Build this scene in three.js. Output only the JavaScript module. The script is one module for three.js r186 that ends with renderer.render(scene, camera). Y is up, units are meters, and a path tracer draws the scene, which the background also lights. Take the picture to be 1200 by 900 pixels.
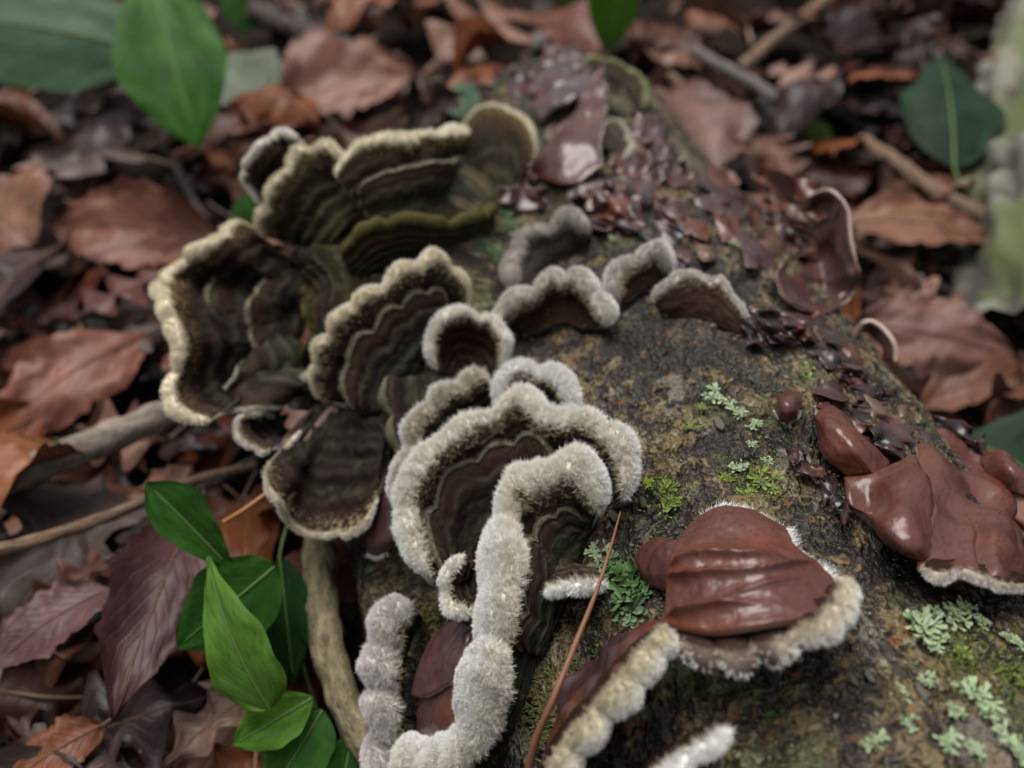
import * as THREE from 'three';
import { mergeGeometries } from 'three/addons/utils/BufferGeometryUtils.js';

// ------------------------------------------------------------------ camera, sky, sun, exposure
const scene = new THREE.Scene();
const FOV = 46, PITCH = 42 * Math.PI / 180, EYE = new THREE.Vector3(0, 0.28, 0);
const camera = new THREE.PerspectiveCamera(FOV, 4 / 3, 0.01, 60);
camera.position.copy(EYE);
camera.rotation.x = -PITCH;
camera.focus = 0.203;
camera.userData.fStop = 8.6;
camera.updateMatrixWorld(true);

const renderer = new THREE.WebGLRenderer({ antialias: true });
renderer.toneMapping = THREE.LinearToneMapping;
renderer.toneMappingExposure = 3.25;
renderer.shadowMap.enabled = true;

{ // overcast sky: three times brighter overhead than at the horizon, the same all round
  const w = 64, h = 32, a = new Float32Array(w * h * 4);
  for (let j = 0; j < h; j++) for (let i = 0; i < w; i++) {
    const el = ((j + 0.5) / h - 0.5) * Math.PI, s = Math.max(0, Math.sin(el));
    const l = 0.22 * (1 + 2 * s) / 3, k = (j * w + i) * 4;
    a[k] = l * 0.97; a[k + 1] = l * 0.985; a[k + 2] = l * 1.03; a[k + 3] = 1;
  }
  const t = new THREE.DataTexture(a, w, h, THREE.RGBAFormat, THREE.FloatType);
  t.mapping = THREE.EquirectangularReflectionMapping; t.magFilter = t.minFilter = THREE.LinearFilter; t.needsUpdate = true;
  scene.background = t; scene.environment = t;
}
const sun = new THREE.DirectionalLight(0xfffaf5, 1.5);
sun.position.set(-0.55, 2.6, -0.95); sun.castShadow = true; sun.shadow.radius = 85;
sun.shadow.camera.left = sun.shadow.camera.bottom = -1; sun.shadow.camera.right = sun.shadow.camera.top = 1;
scene.add(sun); scene.add(sun.target);

// ------------------------------------------------------------------ helpers
const V = (x, y, z) => new THREE.Vector3(x, y, z);
function rngOf(seed) { let s = seed >>> 0; return () => { s = (s + 0x6D2B79F5) >>> 0; let t = s; t = Math.imul(t ^ (t >>> 15), t | 1); t ^= t + Math.imul(t ^ (t >>> 7), t | 61); return ((t ^ (t >>> 14)) >>> 0) / 4294967296; }; }
const PERM = new Uint8Array(512); { const r = rngOf(77), p = [...Array(256).keys()]; for (let i = 255; i > 0; i--) { const j = Math.floor(r() * (i + 1)); [p[i], p[j]] = [p[j], p[i]]; } for (let i = 0; i < 512; i++) PERM[i] = p[i & 255]; }
function gr(h, x, y, z) { h &= 15; const u = h < 8 ? x : y, v = h < 4 ? y : (h === 12 || h === 14 ? x : z); return ((h & 1) ? -u : u) + ((h & 2) ? -v : v); }
function noise(x, y, z) {
  const fx = Math.floor(x), fy = Math.floor(y), fz = Math.floor(z), X = fx & 255, Y = fy & 255, Z = fz & 255;
  x -= fx; y -= fy; z -= fz;
  const u = x * x * x * (x * (x * 6 - 15) + 10), v = y * y * y * (y * (y * 6 - 15) + 10), w = z * z * z * (z * (z * 6 - 15) + 10);
  const A = PERM[X] + Y, AA = PERM[A & 255] + Z, AB = PERM[(A + 1) & 255] + Z, B = PERM[(X + 1) & 255] + Y, BA = PERM[B & 255] + Z, BB = PERM[(B + 1) & 255] + Z;
  const L = (a, b, t) => a + t * (b - a);
  return L(L(L(gr(PERM[AA & 255], x, y, z), gr(PERM[BA & 255], x - 1, y, z), u), L(gr(PERM[AB & 255], x, y - 1, z), gr(PERM[BB & 255], x - 1, y - 1, z), u), v),
    L(L(gr(PERM[(AA + 1) & 255], x, y, z - 1), gr(PERM[(BA + 1) & 255], x - 1, y, z - 1), u), L(gr(PERM[(AB + 1) & 255], x, y - 1, z - 1), gr(PERM[(BB + 1) & 255], x - 1, y - 1, z - 1), u), v), w);
}
function fbm(x, y, z, o = 4) { let s = 0, a = 0.5; for (let i = 0; i < o; i++) { s += a * noise(x, y, z); x = x * 2.03 + 11.3; y = y * 2.03 + 5.1; z = z * 2.03 + 7.7; a *= 0.5; } return s; }
const sm = (a, b, x) => { x = Math.min(1, Math.max(0, (x - a) / (b - a))); return x * x * (3 - 2 * x); };
const mixc = (a, b, t) => [a[0] + (b[0] - a[0]) * t, a[1] + (b[1] - a[1]) * t, a[2] + (b[2] - a[2]) * t];
const clamp = (x, a, b) => Math.min(b, Math.max(a, x));

const FPX = 450 / Math.tan(FOV * Math.PI / 360);
const FWD = V(0, -Math.sin(PITCH), -Math.cos(PITCH)), UPV = V(0, Math.cos(PITCH), -Math.sin(PITCH)), RGT = V(1, 0, 0);
const ray = (px, py) => FWD.clone().addScaledVector(RGT, (px - 600) / FPX).addScaledVector(UPV, (450 - py) / FPX);   // one metre along the view axis
const P = (px, py, d) => EYE.clone().addScaledVector(ray(px, py), d);
const G = (px, py, y = 0) => { const r = ray(px, py); return P(px, py, (EYE.y - y) / -r.y); };   // where the ray meets the level y

// the log: a tapered trunk half sunk in the litter
const LA = V(0.083, 0.043, -0.03), LB = V(0.028, 0.040, -0.44), LR0 = 0.090, LR1 = 0.062, LAX = LB.clone().sub(LA);
const KA = P(475, 290, 0.352), KB = P(545, 800, 0.258), KAX = KB.clone().sub(KA);   // a swelling along its left flank that carries the older brackets
function logSdf(p) {
  const t = clamp(p.clone().sub(LA).dot(LAX) / LAX.lengthSq(), -0.3, 1.15), a = p.distanceTo(LA.clone().addScaledVector(LAX, t)) - (LR0 + (LR1 - LR0) * t);
  const s = clamp(p.clone().sub(KA).dot(KAX) / KAX.lengthSq(), 0, 1), b = p.distanceTo(KA.clone().addScaledVector(KAX, s)) - (0.040 + (0.026 - 0.040) * s);
  const k = 0.022, h = clamp(0.5 + 0.5 * (b - a) / k, 0, 1); return b + (a - b) * h - k * h * (1 - h);
}
function logD(px, py) { // depth of the bark along the ray, or of the ray's nearest pass
  const r = ray(px, py), len = r.length(); let d = 0.07, best = 1e9, bd = 0.3;
  for (let i = 0; i < 300; i++) { const s = logSdf(EYE.clone().addScaledVector(r, d)); if (s < best) { best = s; bd = d; } if (s < 2e-5) return d; d += Math.max(s * 0.8, 4e-4) / len; if (d > 0.6) break; }
  return bd;
}
const L = (px, py, lift = 0) => P(px, py, logD(px, py) - lift);

const used = {};
const numbered = n => { used[n] = (used[n] || 0) + 1; return used[n] === 1 ? n : `${n}_${String(used[n] - 1).padStart(3, '0')}`; };
function shadows(o) { o.castShadow = true; o.receiveShadow = true; return o; }
function thing(name, label, category, group, at) {
  const o = new THREE.Group(); o.name = numbered(name); o.userData = { label, category }; if (group) o.userData.group = group;
  if (at) o.position.copy(at); scene.add(o); o.updateMatrixWorld(true); return o;
}
function part(name, geo, mat, parent, label) {   // geometry in world places, moved into its thing's own axes
  if (parent) geo.translate(-parent.position.x, -parent.position.y, -parent.position.z);
  const m = shadows(new THREE.Mesh(geo, mat)); m.name = name; if (label) m.userData.label = label; (parent || scene).add(m); return m;
}
function gridGeo(pos, col, nu, nv, uv) { // (nu+1) x (nv+1) vertices
  const g = new THREE.BufferGeometry(), idx = [];
  g.setAttribute('position', new THREE.Float32BufferAttribute(pos, 3));
  if (col) g.setAttribute('color', new THREE.Float32BufferAttribute(col, 3));
  if (uv) g.setAttribute('uv', new THREE.Float32BufferAttribute(uv, 2));
  for (let i = 0; i < nu; i++) for (let j = 0; j < nv; j++) { const a = i * (nv + 1) + j, b = a + nv + 1; idx.push(a, b, a + 1, b, b + 1, a + 1); }
  g.setIndex(idx); g.computeVertexNormals(); return g;
}

// ------------------------------------------------------------------ hair
const HAIR = (() => { // a tapering, gently bent hair one unit long
  const pos = [], idx = [], S = 3, N = 3;
  for (let k = 0; k <= S; k++) { const t = k / S, r = 0.017 * (1 - 0.72 * t), cx = 0.16 * t * t; for (let q = 0; q < N; q++) { const a = q / N * Math.PI * 2; pos.push(cx + r * Math.cos(a), t, r * Math.sin(a)); } }
  for (let k = 0; k < S; k++) for (let q = 0; q < N; q++) { const a = k * N + q, b = k * N + (q + 1) % N; idx.push(a, a + N, b, b, a + N, b + N); }
  const g = new THREE.BufferGeometry(); g.setAttribute('position', new THREE.Float32BufferAttribute(pos, 3)); g.setIndex(idx); g.computeVertexNormals(); return g;
})();
const hairMat = new THREE.MeshPhysicalMaterial({ color: 0xffffff, roughness: 0.9, specularIntensity: 0.1 });
hairMat.name = 'hair';
let hairTotal = 0;
class Fur {
  constructor() { this.m = []; this.c = []; }
  add(p, dir, len, col, r, wide = 1) {
    const y = dir.clone().normalize(), x = V(r() - 0.5, r() - 0.5, r() - 0.5).cross(y).normalize(), z = x.clone().cross(y);
    const w = len * wide;
    this.m.push(x.x * w, x.y * w, x.z * w, 0, y.x * len, y.y * len, y.z * len, 0, z.x * w, z.y * w, z.z * w, 0, p.x, p.y, p.z, 1);
    for (let k = 0; k < 3; k++) this.c.push(Math.min(0.93, col[k]));
  }
  build(name, parent) {
    const n = this.m.length / 16; if (!n) return; hairTotal += n;
    const im = new THREE.InstancedMesh(HAIR, hairMat, n), o = parent.position;
    for (let i = 0; i < n; i++) { this.m[i * 16 + 12] -= o.x; this.m[i * 16 + 13] -= o.y; this.m[i * 16 + 14] -= o.z; }
    im.instanceMatrix.array.set(this.m);
    im.instanceColor = new THREE.InstancedBufferAttribute(new Float32Array(this.c), 3);
    im.name = name; im.userData.kind = 'stuff'; shadows(im); parent.add(im); return im;
  }
}

// ------------------------------------------------------------------ bracket fungi
const fungusMat = new THREE.MeshPhysicalMaterial({ vertexColors: true, roughness: 0.9, specularIntensity: 0.25 }); fungusMat.name = 'bracket_flesh';
const CREAM = [0.86, 0.83, 0.74], WHITE = [0.91, 0.90, 0.87], LAV = [0.56, 0.51, 0.50], TAN = [0.36, 0.28, 0.17], GREYW = [0.50, 0.46, 0.41], OCHRE = [0.42, 0.34, 0.16];
const ZONES = { // pigment bands from the attachment (0) to the growing edge (1)
  dark: [[0, [0.040, 0.042, 0.026]], [0.16, [0.035, 0.030, 0.020]], [0.24, [0.11, 0.105, 0.08]], [0.28, [0.035, 0.028, 0.022]], [0.42, [0.045, 0.040, 0.028]], [0.47, [0.13, 0.12, 0.09]], [0.50, [0.040, 0.026, 0.022]], [0.66, [0.048, 0.026, 0.022]], [0.72, [0.085, 0.07, 0.045]], [0.76, [0.050, 0.028, 0.022]], [0.9, [0.075, 0.045, 0.030]], [1, [0.20, 0.15, 0.09]]],
  olive: [[0, [0.10, 0.095, 0.028]], [0.2, [0.12, 0.11, 0.035]], [0.3, [0.05, 0.045, 0.02]], [0.42, [0.11, 0.10, 0.035]], [0.5, [0.045, 0.035, 0.018]], [0.66, [0.06, 0.042, 0.02]], [0.78, [0.10, 0.08, 0.03]], [0.86, [0.07, 0.05, 0.024]], [1, [0.22, 0.17, 0.08]]],
  grey: [[0, [0.06, 0.055, 0.045]], [0.3, [0.10, 0.085, 0.07]], [0.6, [0.14, 0.12, 0.105]], [1, [0.30, 0.27, 0.24]]],
  brown: [[0, [0.05, 0.022, 0.014]], [0.5, [0.075, 0.030, 0.018]], [0.8, [0.06, 0.026, 0.018]], [1, [0.18, 0.12, 0.08]]],
  green: [[0, [0.055, 0.06, 0.035]], [0.3, [0.05, 0.05, 0.03]], [0.5, [0.075, 0.075, 0.045]], [0.7, [0.04, 0.036, 0.026]], [0.9, [0.06, 0.05, 0.035]], [1, [0.14, 0.12, 0.09]]],
};
const dim = (c, k) => [c[0] * k, c[1] * k, c[2] * k];
for (const k in ZONES) ZONES[k] = ZONES[k].map(([v, c]) => [v, dim(c, 0.30)]);
function zone(stops, v) { v = clamp(v, 0, 1); for (let i = 1; i < stops.length; i++) if (v <= stops[i][0]) return mixc(stops[i - 1][1], stops[i][1], (v - stops[i - 1][0]) / (stops[i][0] - stops[i - 1][0])); return stops[stops.length - 1][1]; }
const curve = pts => new THREE.CatmullRomCurve3(pts, false, 'centripetal');
/* rim and base are lines of [px, py, lift off the bark]; rho is the radius of the rolled edge in metres */
function bracketShape(parent, seed, o) {
  const r = rngOf(seed), rimC = curve(o.rim.map(a => L(...a))), baseC = curve(o.base.map(a => L(...a)));
  const rimLen = rimC.getLength(), nu = Math.round(clamp(rimLen / 0.0007, 40, 180)), nU = 40, nA = 18, nL = 10, nv = nU + nA + nL;
  const rho0 = (o.rho ?? 0.0028) * 0.84, th = o.th ?? 0.0022, sag = o.sag ?? 0.1, lob = o.lobes ?? Math.max(2, Math.round(rimLen / 0.014)), la = o.lobeAmp ?? 1;
  const zs = ZONES[o.zones ?? 'dark'], edge = o.edge ?? CREAM, under = o.under ?? LAV, sx = seed * 3.17;
  const st = [], lobeAt = []; { let a = 0; for (let i = 0; i <= lob; i++) { lobeAt.push(a); a += 0.7 + 0.6 * r(); } for (let i = 0; i <= lob; i++) lobeAt[i] /= lobeAt[lob]; }
  for (let i = 0; i <= nu; i++) {
    const u = i / nu, R = rimC.getPointAt(u), B = baseC.getPointAt(u), T = rimC.getTangentAt(u);
    let e = R.clone().sub(B); const len = e.length(); e.normalize();
    const N = T.clone().cross(e).normalize(); if (N.dot(EYE.clone().sub(R)) < 0) N.negate();
    st.push({ u, R, B, T, e, N, len });
  }
  for (let k = 0; k < 6; k++) { const c = st.map(s => s.N.clone()); for (let i = 1; i < nu; i++) st[i].N.copy(c[i - 1]).add(c[i]).add(c[i + 1]).normalize(); }
  const pos = [], col = [], meta = [];
  st.forEach((s, i) => {
    let k = 0; while (k < lob - 1 && s.u > lobeAt[k + 1]) k++;
    const f = clamp((s.u - lobeAt[k]) / (lobeAt[k + 1] - lobeAt[k]), 0, 1), bump = Math.pow(Math.sin(Math.PI * f), 0.45);
    const endT = Math.pow(Math.max(0, 1 - Math.pow(Math.abs(2 * s.u - 1), 10)), 0.5) * 0.75 + 0.25;
    const n1 = noise(s.u * rimLen * 160, sx, 2.2), n2 = noise(s.u * rimLen * 420, sx, 9.2);
    const rho = rho0 * endT * (0.60 + 0.46 * bump * la + 0.30 * (1 - la) + 0.22 * n1 + 0.10 * n2) * (o.rhoF ? o.rhoF(s.u) : 1);
    const push = (bump - 0.7) * 0.0026 * la + n1 * 0.0012, len = s.len + push;
    const R = s.R.clone().addScaledVector(s.e, push); s.Rp = R; s.rho = rho;
    for (let j = 0; j <= nv; j++) {
      let a, h, c, zn, w;
      if (j <= nU) {
        const v = j / nU, vq = v + 0.05 * fbm(s.u * rimLen * 130, v * 4, sx, 3);
        a = v * (len - rho * 0.75); w = v; zn = 'u';
        const ringX = vq * (o.rings ?? 4.3) + 0.25 * noise(s.u * rimLen * 60, v * 2, sx + 3), rf = ringX - Math.floor(ringX), furrow = (o.terrace ?? 0.0016) * (rf < 0.72 ? rf / 0.72 : (1 - rf) / 0.28) * (0.6 + 0.8 * Math.abs(noise(Math.floor(ringX) * 7.7, s.u * 3, sx)));
        h = th * 0.5 * endT - sag * len * Math.sin(Math.PI * Math.pow(v, 0.9)) + (v > 0.08 ? furrow : 0) + 0.0008 * fbm(s.u * rimLen * 300, v * len * 400, sx + 4, 3)
          + (bump - 0.6) * 0.0016 * la * v * v;
        h = h + (rho * 0.66 - h) * sm(0.80, 1.0, v);
        c = dim(zone(zs, vq), o.dimZ ?? 1); c = mixc(c, o.ridgeC ?? [0.17, 0.15, 0.11], (o.ridge ?? 0.30) * sm(0.40, 0.66, rf) * sm(0.92, 0.74, rf) * sm(0.04, 0.2, v) * (0.45 + 0.9 * Math.abs(noise(Math.floor(ringX) * 3.1, s.u * 5, sx + 2)))); c = mixc(c, [0.030, 0.013, 0.010], 0.5 * sm(0.72, 0.9, v)); { const g = fbm(s.u * rimLen * 220, v * 9, sx + 6, 4); c = mixc(c, o.patchC ?? [0.06, 0.055, 0.03], 0.55 * sm(0.1, 0.4, g)); c = mixc(c, [0.022, 0.010, 0.008], 0.6 * sm(0.05, 0.35, -g)); }  // dimZ darkens the cap face: part pigment, part shade of the hollow painted in
      } else if (j <= nU + nA) {
        const q = (j - nU) / nA, th0 = (139 - q * 262) * Math.PI / 180;
        a = len + Math.cos(th0) * rho; h = Math.sin(th0) * rho; w = q; zn = 'a';
        c = mixc(mixc(dim(o.inn ?? TAN, 0.22), edge, sm(0.06, 0.36, q + 0.25 * fbm(s.u * rimLen * 500, q * 5, sx, 3))), under, sm(0.5, 0.8, q)); if (o.furF) c = mixc(o.bald ?? [0.055, 0.032, 0.03], c, clamp(o.furF(s.u), 0, 1));
      } else {
        const q = (j - nU - nA) / nL; a = (len + Math.cos(-123 * Math.PI / 180) * rho) * (1 - q); zn = 'l'; w = q;
        h = -rho * 0.84 * (1 - sm(0, 0.35, q)) - th * endT * sm(0, 0.35, q) - sag * len * Math.sin(Math.PI * q) * 0.9; c = mixc(under, o.back ?? [0.16, 0.11, 0.10], sm(0, 0.45, q));
      }
      const m = 0.86 + 0.3 * fbm(s.u * rimLen * 700, j * 0.35, sx + 8, 3);
      const p = s.B.clone().addScaledVector(s.e, a).addScaledVector(s.N, h);
      pos.push(p.x, p.y, p.z); col.push(c[0] * m, c[1] * m, c[2] * m); meta.push([zn, w]);
    }
  });
  const body = gridGeo(pos, col, nu, nv), nor = body.attributes.normal.array.slice();
  // make sure normals point out (towards the eye on the upper side)
  { const k = (Math.floor(nu / 2) * (nv + 1) + Math.floor(nU * 0.6)) * 3, n = V(nor[k], nor[k + 1], nor[k + 2]), p = V(pos[k], pos[k + 1], pos[k + 2]); if (n.dot(st[Math.floor(nu / 2)].N) < 0) { for (let q = 0; q < nor.length; q++) nor[q] = -nor[q]; body.attributes.normal.array.set(nor); const ix = body.index.array; for (let q = 0; q < ix.length; q += 3) { const t = ix[q]; ix[q] = ix[q + 1]; ix[q + 1] = t; } } }
  // end caps
  { const ix = Array.from(body.index.array), n = nu * (nv + 1); for (let j = 1; j < nv; j++) { ix.push(0, j, j + 1, n, n + j + 1, n + j); } body.setIndex(ix); }
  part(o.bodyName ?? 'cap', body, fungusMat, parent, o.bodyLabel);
  // fur: clumps of hairs spread by area
  const dens = (o.dens ?? 34) * 1.2e6, hl = o.hair ?? 0.0021, per = 6, cells = [], cum = []; let tot = 0;
  const wOf = ([zn, w]) => zn === 'a' ? (0.32 + 0.9 * sm(0.05, 0.32, w)) * (1 - 0.7 * sm(0.6, 0.9, w)) : zn === 'u' ? (w > 0.82 ? 0.10 + 0.22 * sm(0.84, 1, w) : w > 0.3 ? (o.inner ?? 0.14) * 0.6 : (o.inner ?? 0.14) * 0.3) : 0;
  for (let i = 0; i < nu; i++) for (let j = 0; j < nU + nA; j++) {
    const w = wOf(meta[j]) * (o.furF ? clamp(o.furF(i / nu), 0.01, 1) : 1); if (w <= 0) continue;
    const a = (i * (nv + 1) + j) * 3, b = a + (nv + 1) * 3;
    const A = Math.hypot(pos[b] - pos[a], pos[b + 1] - pos[a + 1], pos[b + 2] - pos[a + 2]) * Math.hypot(pos[a + 3] - pos[a], pos[a + 4] - pos[a + 1], pos[a + 5] - pos[a + 2]);
    tot += A * w; cells.push(i, j); cum.push(tot);
  }
  const fur = new Fur(), clumps = Math.round(tot * dens / per);
  const at = (i, j, fu, fv, arr) => { const a = (i * (nv + 1) + j) * 3, b = a + (nv + 1) * 3, q = k => (arr[a + k] * (1 - fu) + arr[b + k] * fu) * (1 - fv) + (arr[a + 3 + k] * (1 - fu) + arr[b + 3 + k] * fu) * fv; return V(q(0), q(1), q(2)); };
  for (let k = 0; k < clumps; k++) {
    const x = r() * tot; let lo = 0, hi = cum.length - 1; while (lo < hi) { const m = (lo + hi) >> 1; if (cum[m] < x) lo = m + 1; else hi = m; }
    const i = cells[lo * 2], j = cells[lo * 2 + 1], fu = r(), fv = r(), p = at(i, j, fu, fv, pos), n = at(i, j, fu, fv, nor).normalize(), [zn, w] = meta[j], e = st[i].e, T = st[i].T;
    let len, c, lean;
    if (r() < 0.85 * sm(0.42, 0.0, zn === 'a' ? w : 0) * (zn === 'l' ? 0 : 1) * sm(-0.06, 0.04, -fbm(p.x * 620, p.y * 620, p.z * 620 + sx, 3)) * ((zn === 'a') || w > 0.82 ? 1 : 0)) continue;
    const patch = fbm(p.x * 260, p.y * 260, p.z * 260 + sx, 3);
    if (zn === 'a') {
      len = hl * 0.84 * (0.45 + 0.95 * r() * r() + 0.35 * patch) * (1 - 0.65 * sm(0.45, 0.75, w)); lean = 0.5;
      c = mixc(mixc(o.inn ?? [0.56, 0.48, 0.32], edge, sm(0.0, 0.2, w + patch * 0.3)), o.tip ?? WHITE, sm(0.3, 0.6, w));
    } else if (w > 0.84) { len = hl * (0.55 + 0.45 * r()) * 0.9; lean = 0.8; c = mixc([0.12, 0.08, 0.05], o.inn ?? [0.56, 0.48, 0.32], clamp(sm(0.84, 0.96, w) + patch * 1.2, 0, 1)); }
    else { len = hl * 0.30 * (0.6 + 0.7 * r()); lean = 0.7; const z = zone(zs, w + 0.05 * patch); c = mixc(z, [0.14, 0.13, 0.10], 0.22); }
    const d0 = n.clone().addScaledVector(e, lean).addScaledVector(T, patch * 1.3 + (r() - 0.5) * 0.5).addScaledVector(V(0, -1, 0), 0.06).normalize();
    const b = 0.82 + 0.26 * r();
    for (let q = 0; q < per; q++) {
      const off = V(r() - 0.5, r() - 0.5, r() - 0.5).multiplyScalar(0.0006), root = p.clone().add(off).addScaledVector(n, -0.00015);
      const tip = p.clone().addScaledVector(d0, len * (0.8 + 0.4 * r())).addScaledVector(off, 0.5).add(V(r() - 0.5, r() - 0.5, r() - 0.5).multiplyScalar(len * 0.42));
      const d = tip.sub(root), l = d.length(); fur.add(root, d, l, [c[0] * b, c[1] * b, c[2] * b], r, (o.wide ?? 1) * 1.25 * clamp(0.0018 / l, 0.8, 2.2));
    }
  }
  fur.build(o.furName ?? 'fur', parent);
  return { st, rimC, baseC };
}
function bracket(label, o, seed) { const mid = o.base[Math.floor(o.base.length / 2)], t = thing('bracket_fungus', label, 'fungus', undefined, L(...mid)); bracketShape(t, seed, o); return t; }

// ------------------------------------------------------------------ jelly fungi
const jellyMat = new THREE.MeshPhysicalMaterial({ vertexColors: true, roughness: 0.42, clearcoat: 0.7, clearcoatRoughness: 0.32, specularIntensity: 0.5 }); jellyMat.name = 'jelly_flesh';
function surfaceOf(rows) { // bicubic through a grid of points
  const rc = rows.map(r => curve(r));
  return (u, v) => curve(rc.map(c => c.getPoint(v))).getPoint(u);
}
function sheetShape(parent, seed, o) { // rows of [px, py, lift]; the sheet has real thickness towards the bark
  const nu = o.nu ?? 60, nv = o.nv ?? 60, rows = o.rows.map(r => r.map(a => L(...a))), rc = rows.map(curve), th = o.th ?? 0.0018, sx = seed * 5.3;
  const pos = [], nrm = [];
  for (let j = 0; j <= nv; j++) { const c = curve(rc.map(k => k.getPoint(j / nv))); for (let i = 0; i <= nu; i++) { const p = c.getPoint(i / nu); const k = (i * (nv + 1) + j) * 3; pos[k] = p.x; pos[k + 1] = p.y; pos[k + 2] = p.z; } }
  let g0 = gridGeo(pos, null, nu, nv); nrm.push(...g0.attributes.normal.array);
  const mid = (Math.floor(nu / 2) * (nv + 1) + Math.floor(nv / 2)) * 3, face = V(nrm[mid], nrm[mid + 1], nrm[mid + 2]).dot(EYE.clone().sub(V(pos[mid], pos[mid + 1], pos[mid + 2]))) < 0 ? -1 : 1;
  const p1 = [], c1 = [], p2 = [], c2 = [], edgeW = o.edgeW ?? 0.04;
  for (let i = 0; i <= nu; i++) for (let j = 0; j <= nv; j++) {
    const k = (i * (nv + 1) + j) * 3, u = i / nu, v = j / nv, n = V(nrm[k], nrm[k + 1], nrm[k + 2]).multiplyScalar(face), p = V(pos[k], pos[k + 1], pos[k + 2]);
    const h = (o.wrinkle ?? 0.0012) * fbm(p.x * (o.freq ?? 90) + sx, p.y * (o.freq ?? 90), p.z * (o.freq ?? 90), 2) + 0.00045 * fbm(p.x * 330, p.y * 330, p.z * 330 + sx, 3) + (o.fold ? o.fold(u, v) : 0);
    const ed = Math.min(u, 1 - u, v, 1 - v), rd = Math.sqrt(clamp(ed / edgeW, 0, 1)), t = th * (0.3 + 0.7 * rd);
    const q = p.clone().addScaledVector(n, h - th * 0.35 * (1 - rd)), b = p.clone().addScaledVector(n, h - t - th * 0.1);
    p1.push(q.x, q.y, q.z); p2.push(b.x, b.y, b.z);
        // flesh pigment: irregular mottling of its own, unrelated to the relief
    const mottle = fbm(p.z * 120 + 57.3, p.x * 120 - 31.7 + sx, p.y * 120 + 13.1, 3);
    let c = mixc(o.c1 ?? [0.115, 0.036, 0.024], o.c2 ?? [0.15, 0.060, 0.042], clamp(0.5 + mottle * 0.8, 0, 1));
    c = mixc(c, [0.21, 0.066, 0.024], 0.5 * sm(0.08, 0.3, fbm(p.x * 75 + 3, p.y * 75 + sx, p.z * 75, 3)) * (o.glow ?? 1));
    if (o.tint) c = mixc(c, o.tintC ?? [0.26, 0.075, 0.025], clamp(o.tint(u, v), 0, 1));
    const vein = sm(0.05, 0.0, Math.abs(fbm(p.x * 210, p.y * 210 + sx, p.z * 210, 2))) * 0.35, grit = sm(0.46, 0.52, noise(p.x * 1500, p.y * 1500 + sx, p.z * 1500));
    const m = 0.50; c = mixc(c, o.veinC ?? [0.19, 0.075, 0.05], vein); c = mixc(c, [0.02, 0.014, 0.012], grit * 0.8);
    if (ed < 0.05) c = mixc(c, o.edgeC ?? [0.22, 0.09, 0.05], 0.5 * (1 - ed / 0.05)); c1.push(c[0] * m * 1.06, c[1] * m * 0.88, c[2] * m * 0.88);
    const d = o.backC ?? [0.30, 0.24, 0.20]; c2.push(d[0], d[1], d[2]);
  }
  const a = p1.concat(p2), g = new THREE.BufferGeometry(), idx = [], off = (nu + 1) * (nv + 1), id = (i, j) => i * (nv + 1) + j;
  for (let i = 0; i < nu; i++) for (let j = 0; j < nv; j++) { const A = id(i, j), B = id(i + 1, j), C = id(i + 1, j + 1), D = id(i, j + 1); if (face > 0) { idx.push(A, B, D, B, C, D, off + A, off + D, off + B, off + B, off + D, off + C); } else { idx.push(A, D, B, B, D, C, off + A, off + B, off + D, off + B, off + C, off + D); } }
  const strip = (A, B) => { face > 0 ? idx.push(A, off + A, B, B, off + A, off + B) : idx.push(A, B, off + A, B, off + B, off + A); };
  for (let i = 0; i < nu; i++) { strip(id(i, 0), id(i + 1, 0)); strip(id(i + 1, nv), id(i, nv)); }
  for (let j = 0; j < nv; j++) { strip(id(0, j + 1), id(0, j)); strip(id(nu, j), id(nu, j + 1)); }
  g.setAttribute('position', new THREE.Float32BufferAttribute(a, 3)); g.setAttribute('color', new THREE.Float32BufferAttribute(c1.concat(c2), 3)); g.setIndex(idx); g.computeVertexNormals();
  const m = part(o.partName ?? 'cap', g, o.mat ?? jellyMat, parent, o.partLabel);
  const at = (u, v) => { const i = Math.round(clamp(u, 0, 1) * nu), j = Math.round(clamp(v, 0, 1) * nv), k = (i * (nv + 1) + j) * 3; return V(p1[k], p1[k + 1], p1[k + 2]).add(V(p2[k], p2[k + 1], p2[k + 2])).multiplyScalar(0.5); };
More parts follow.
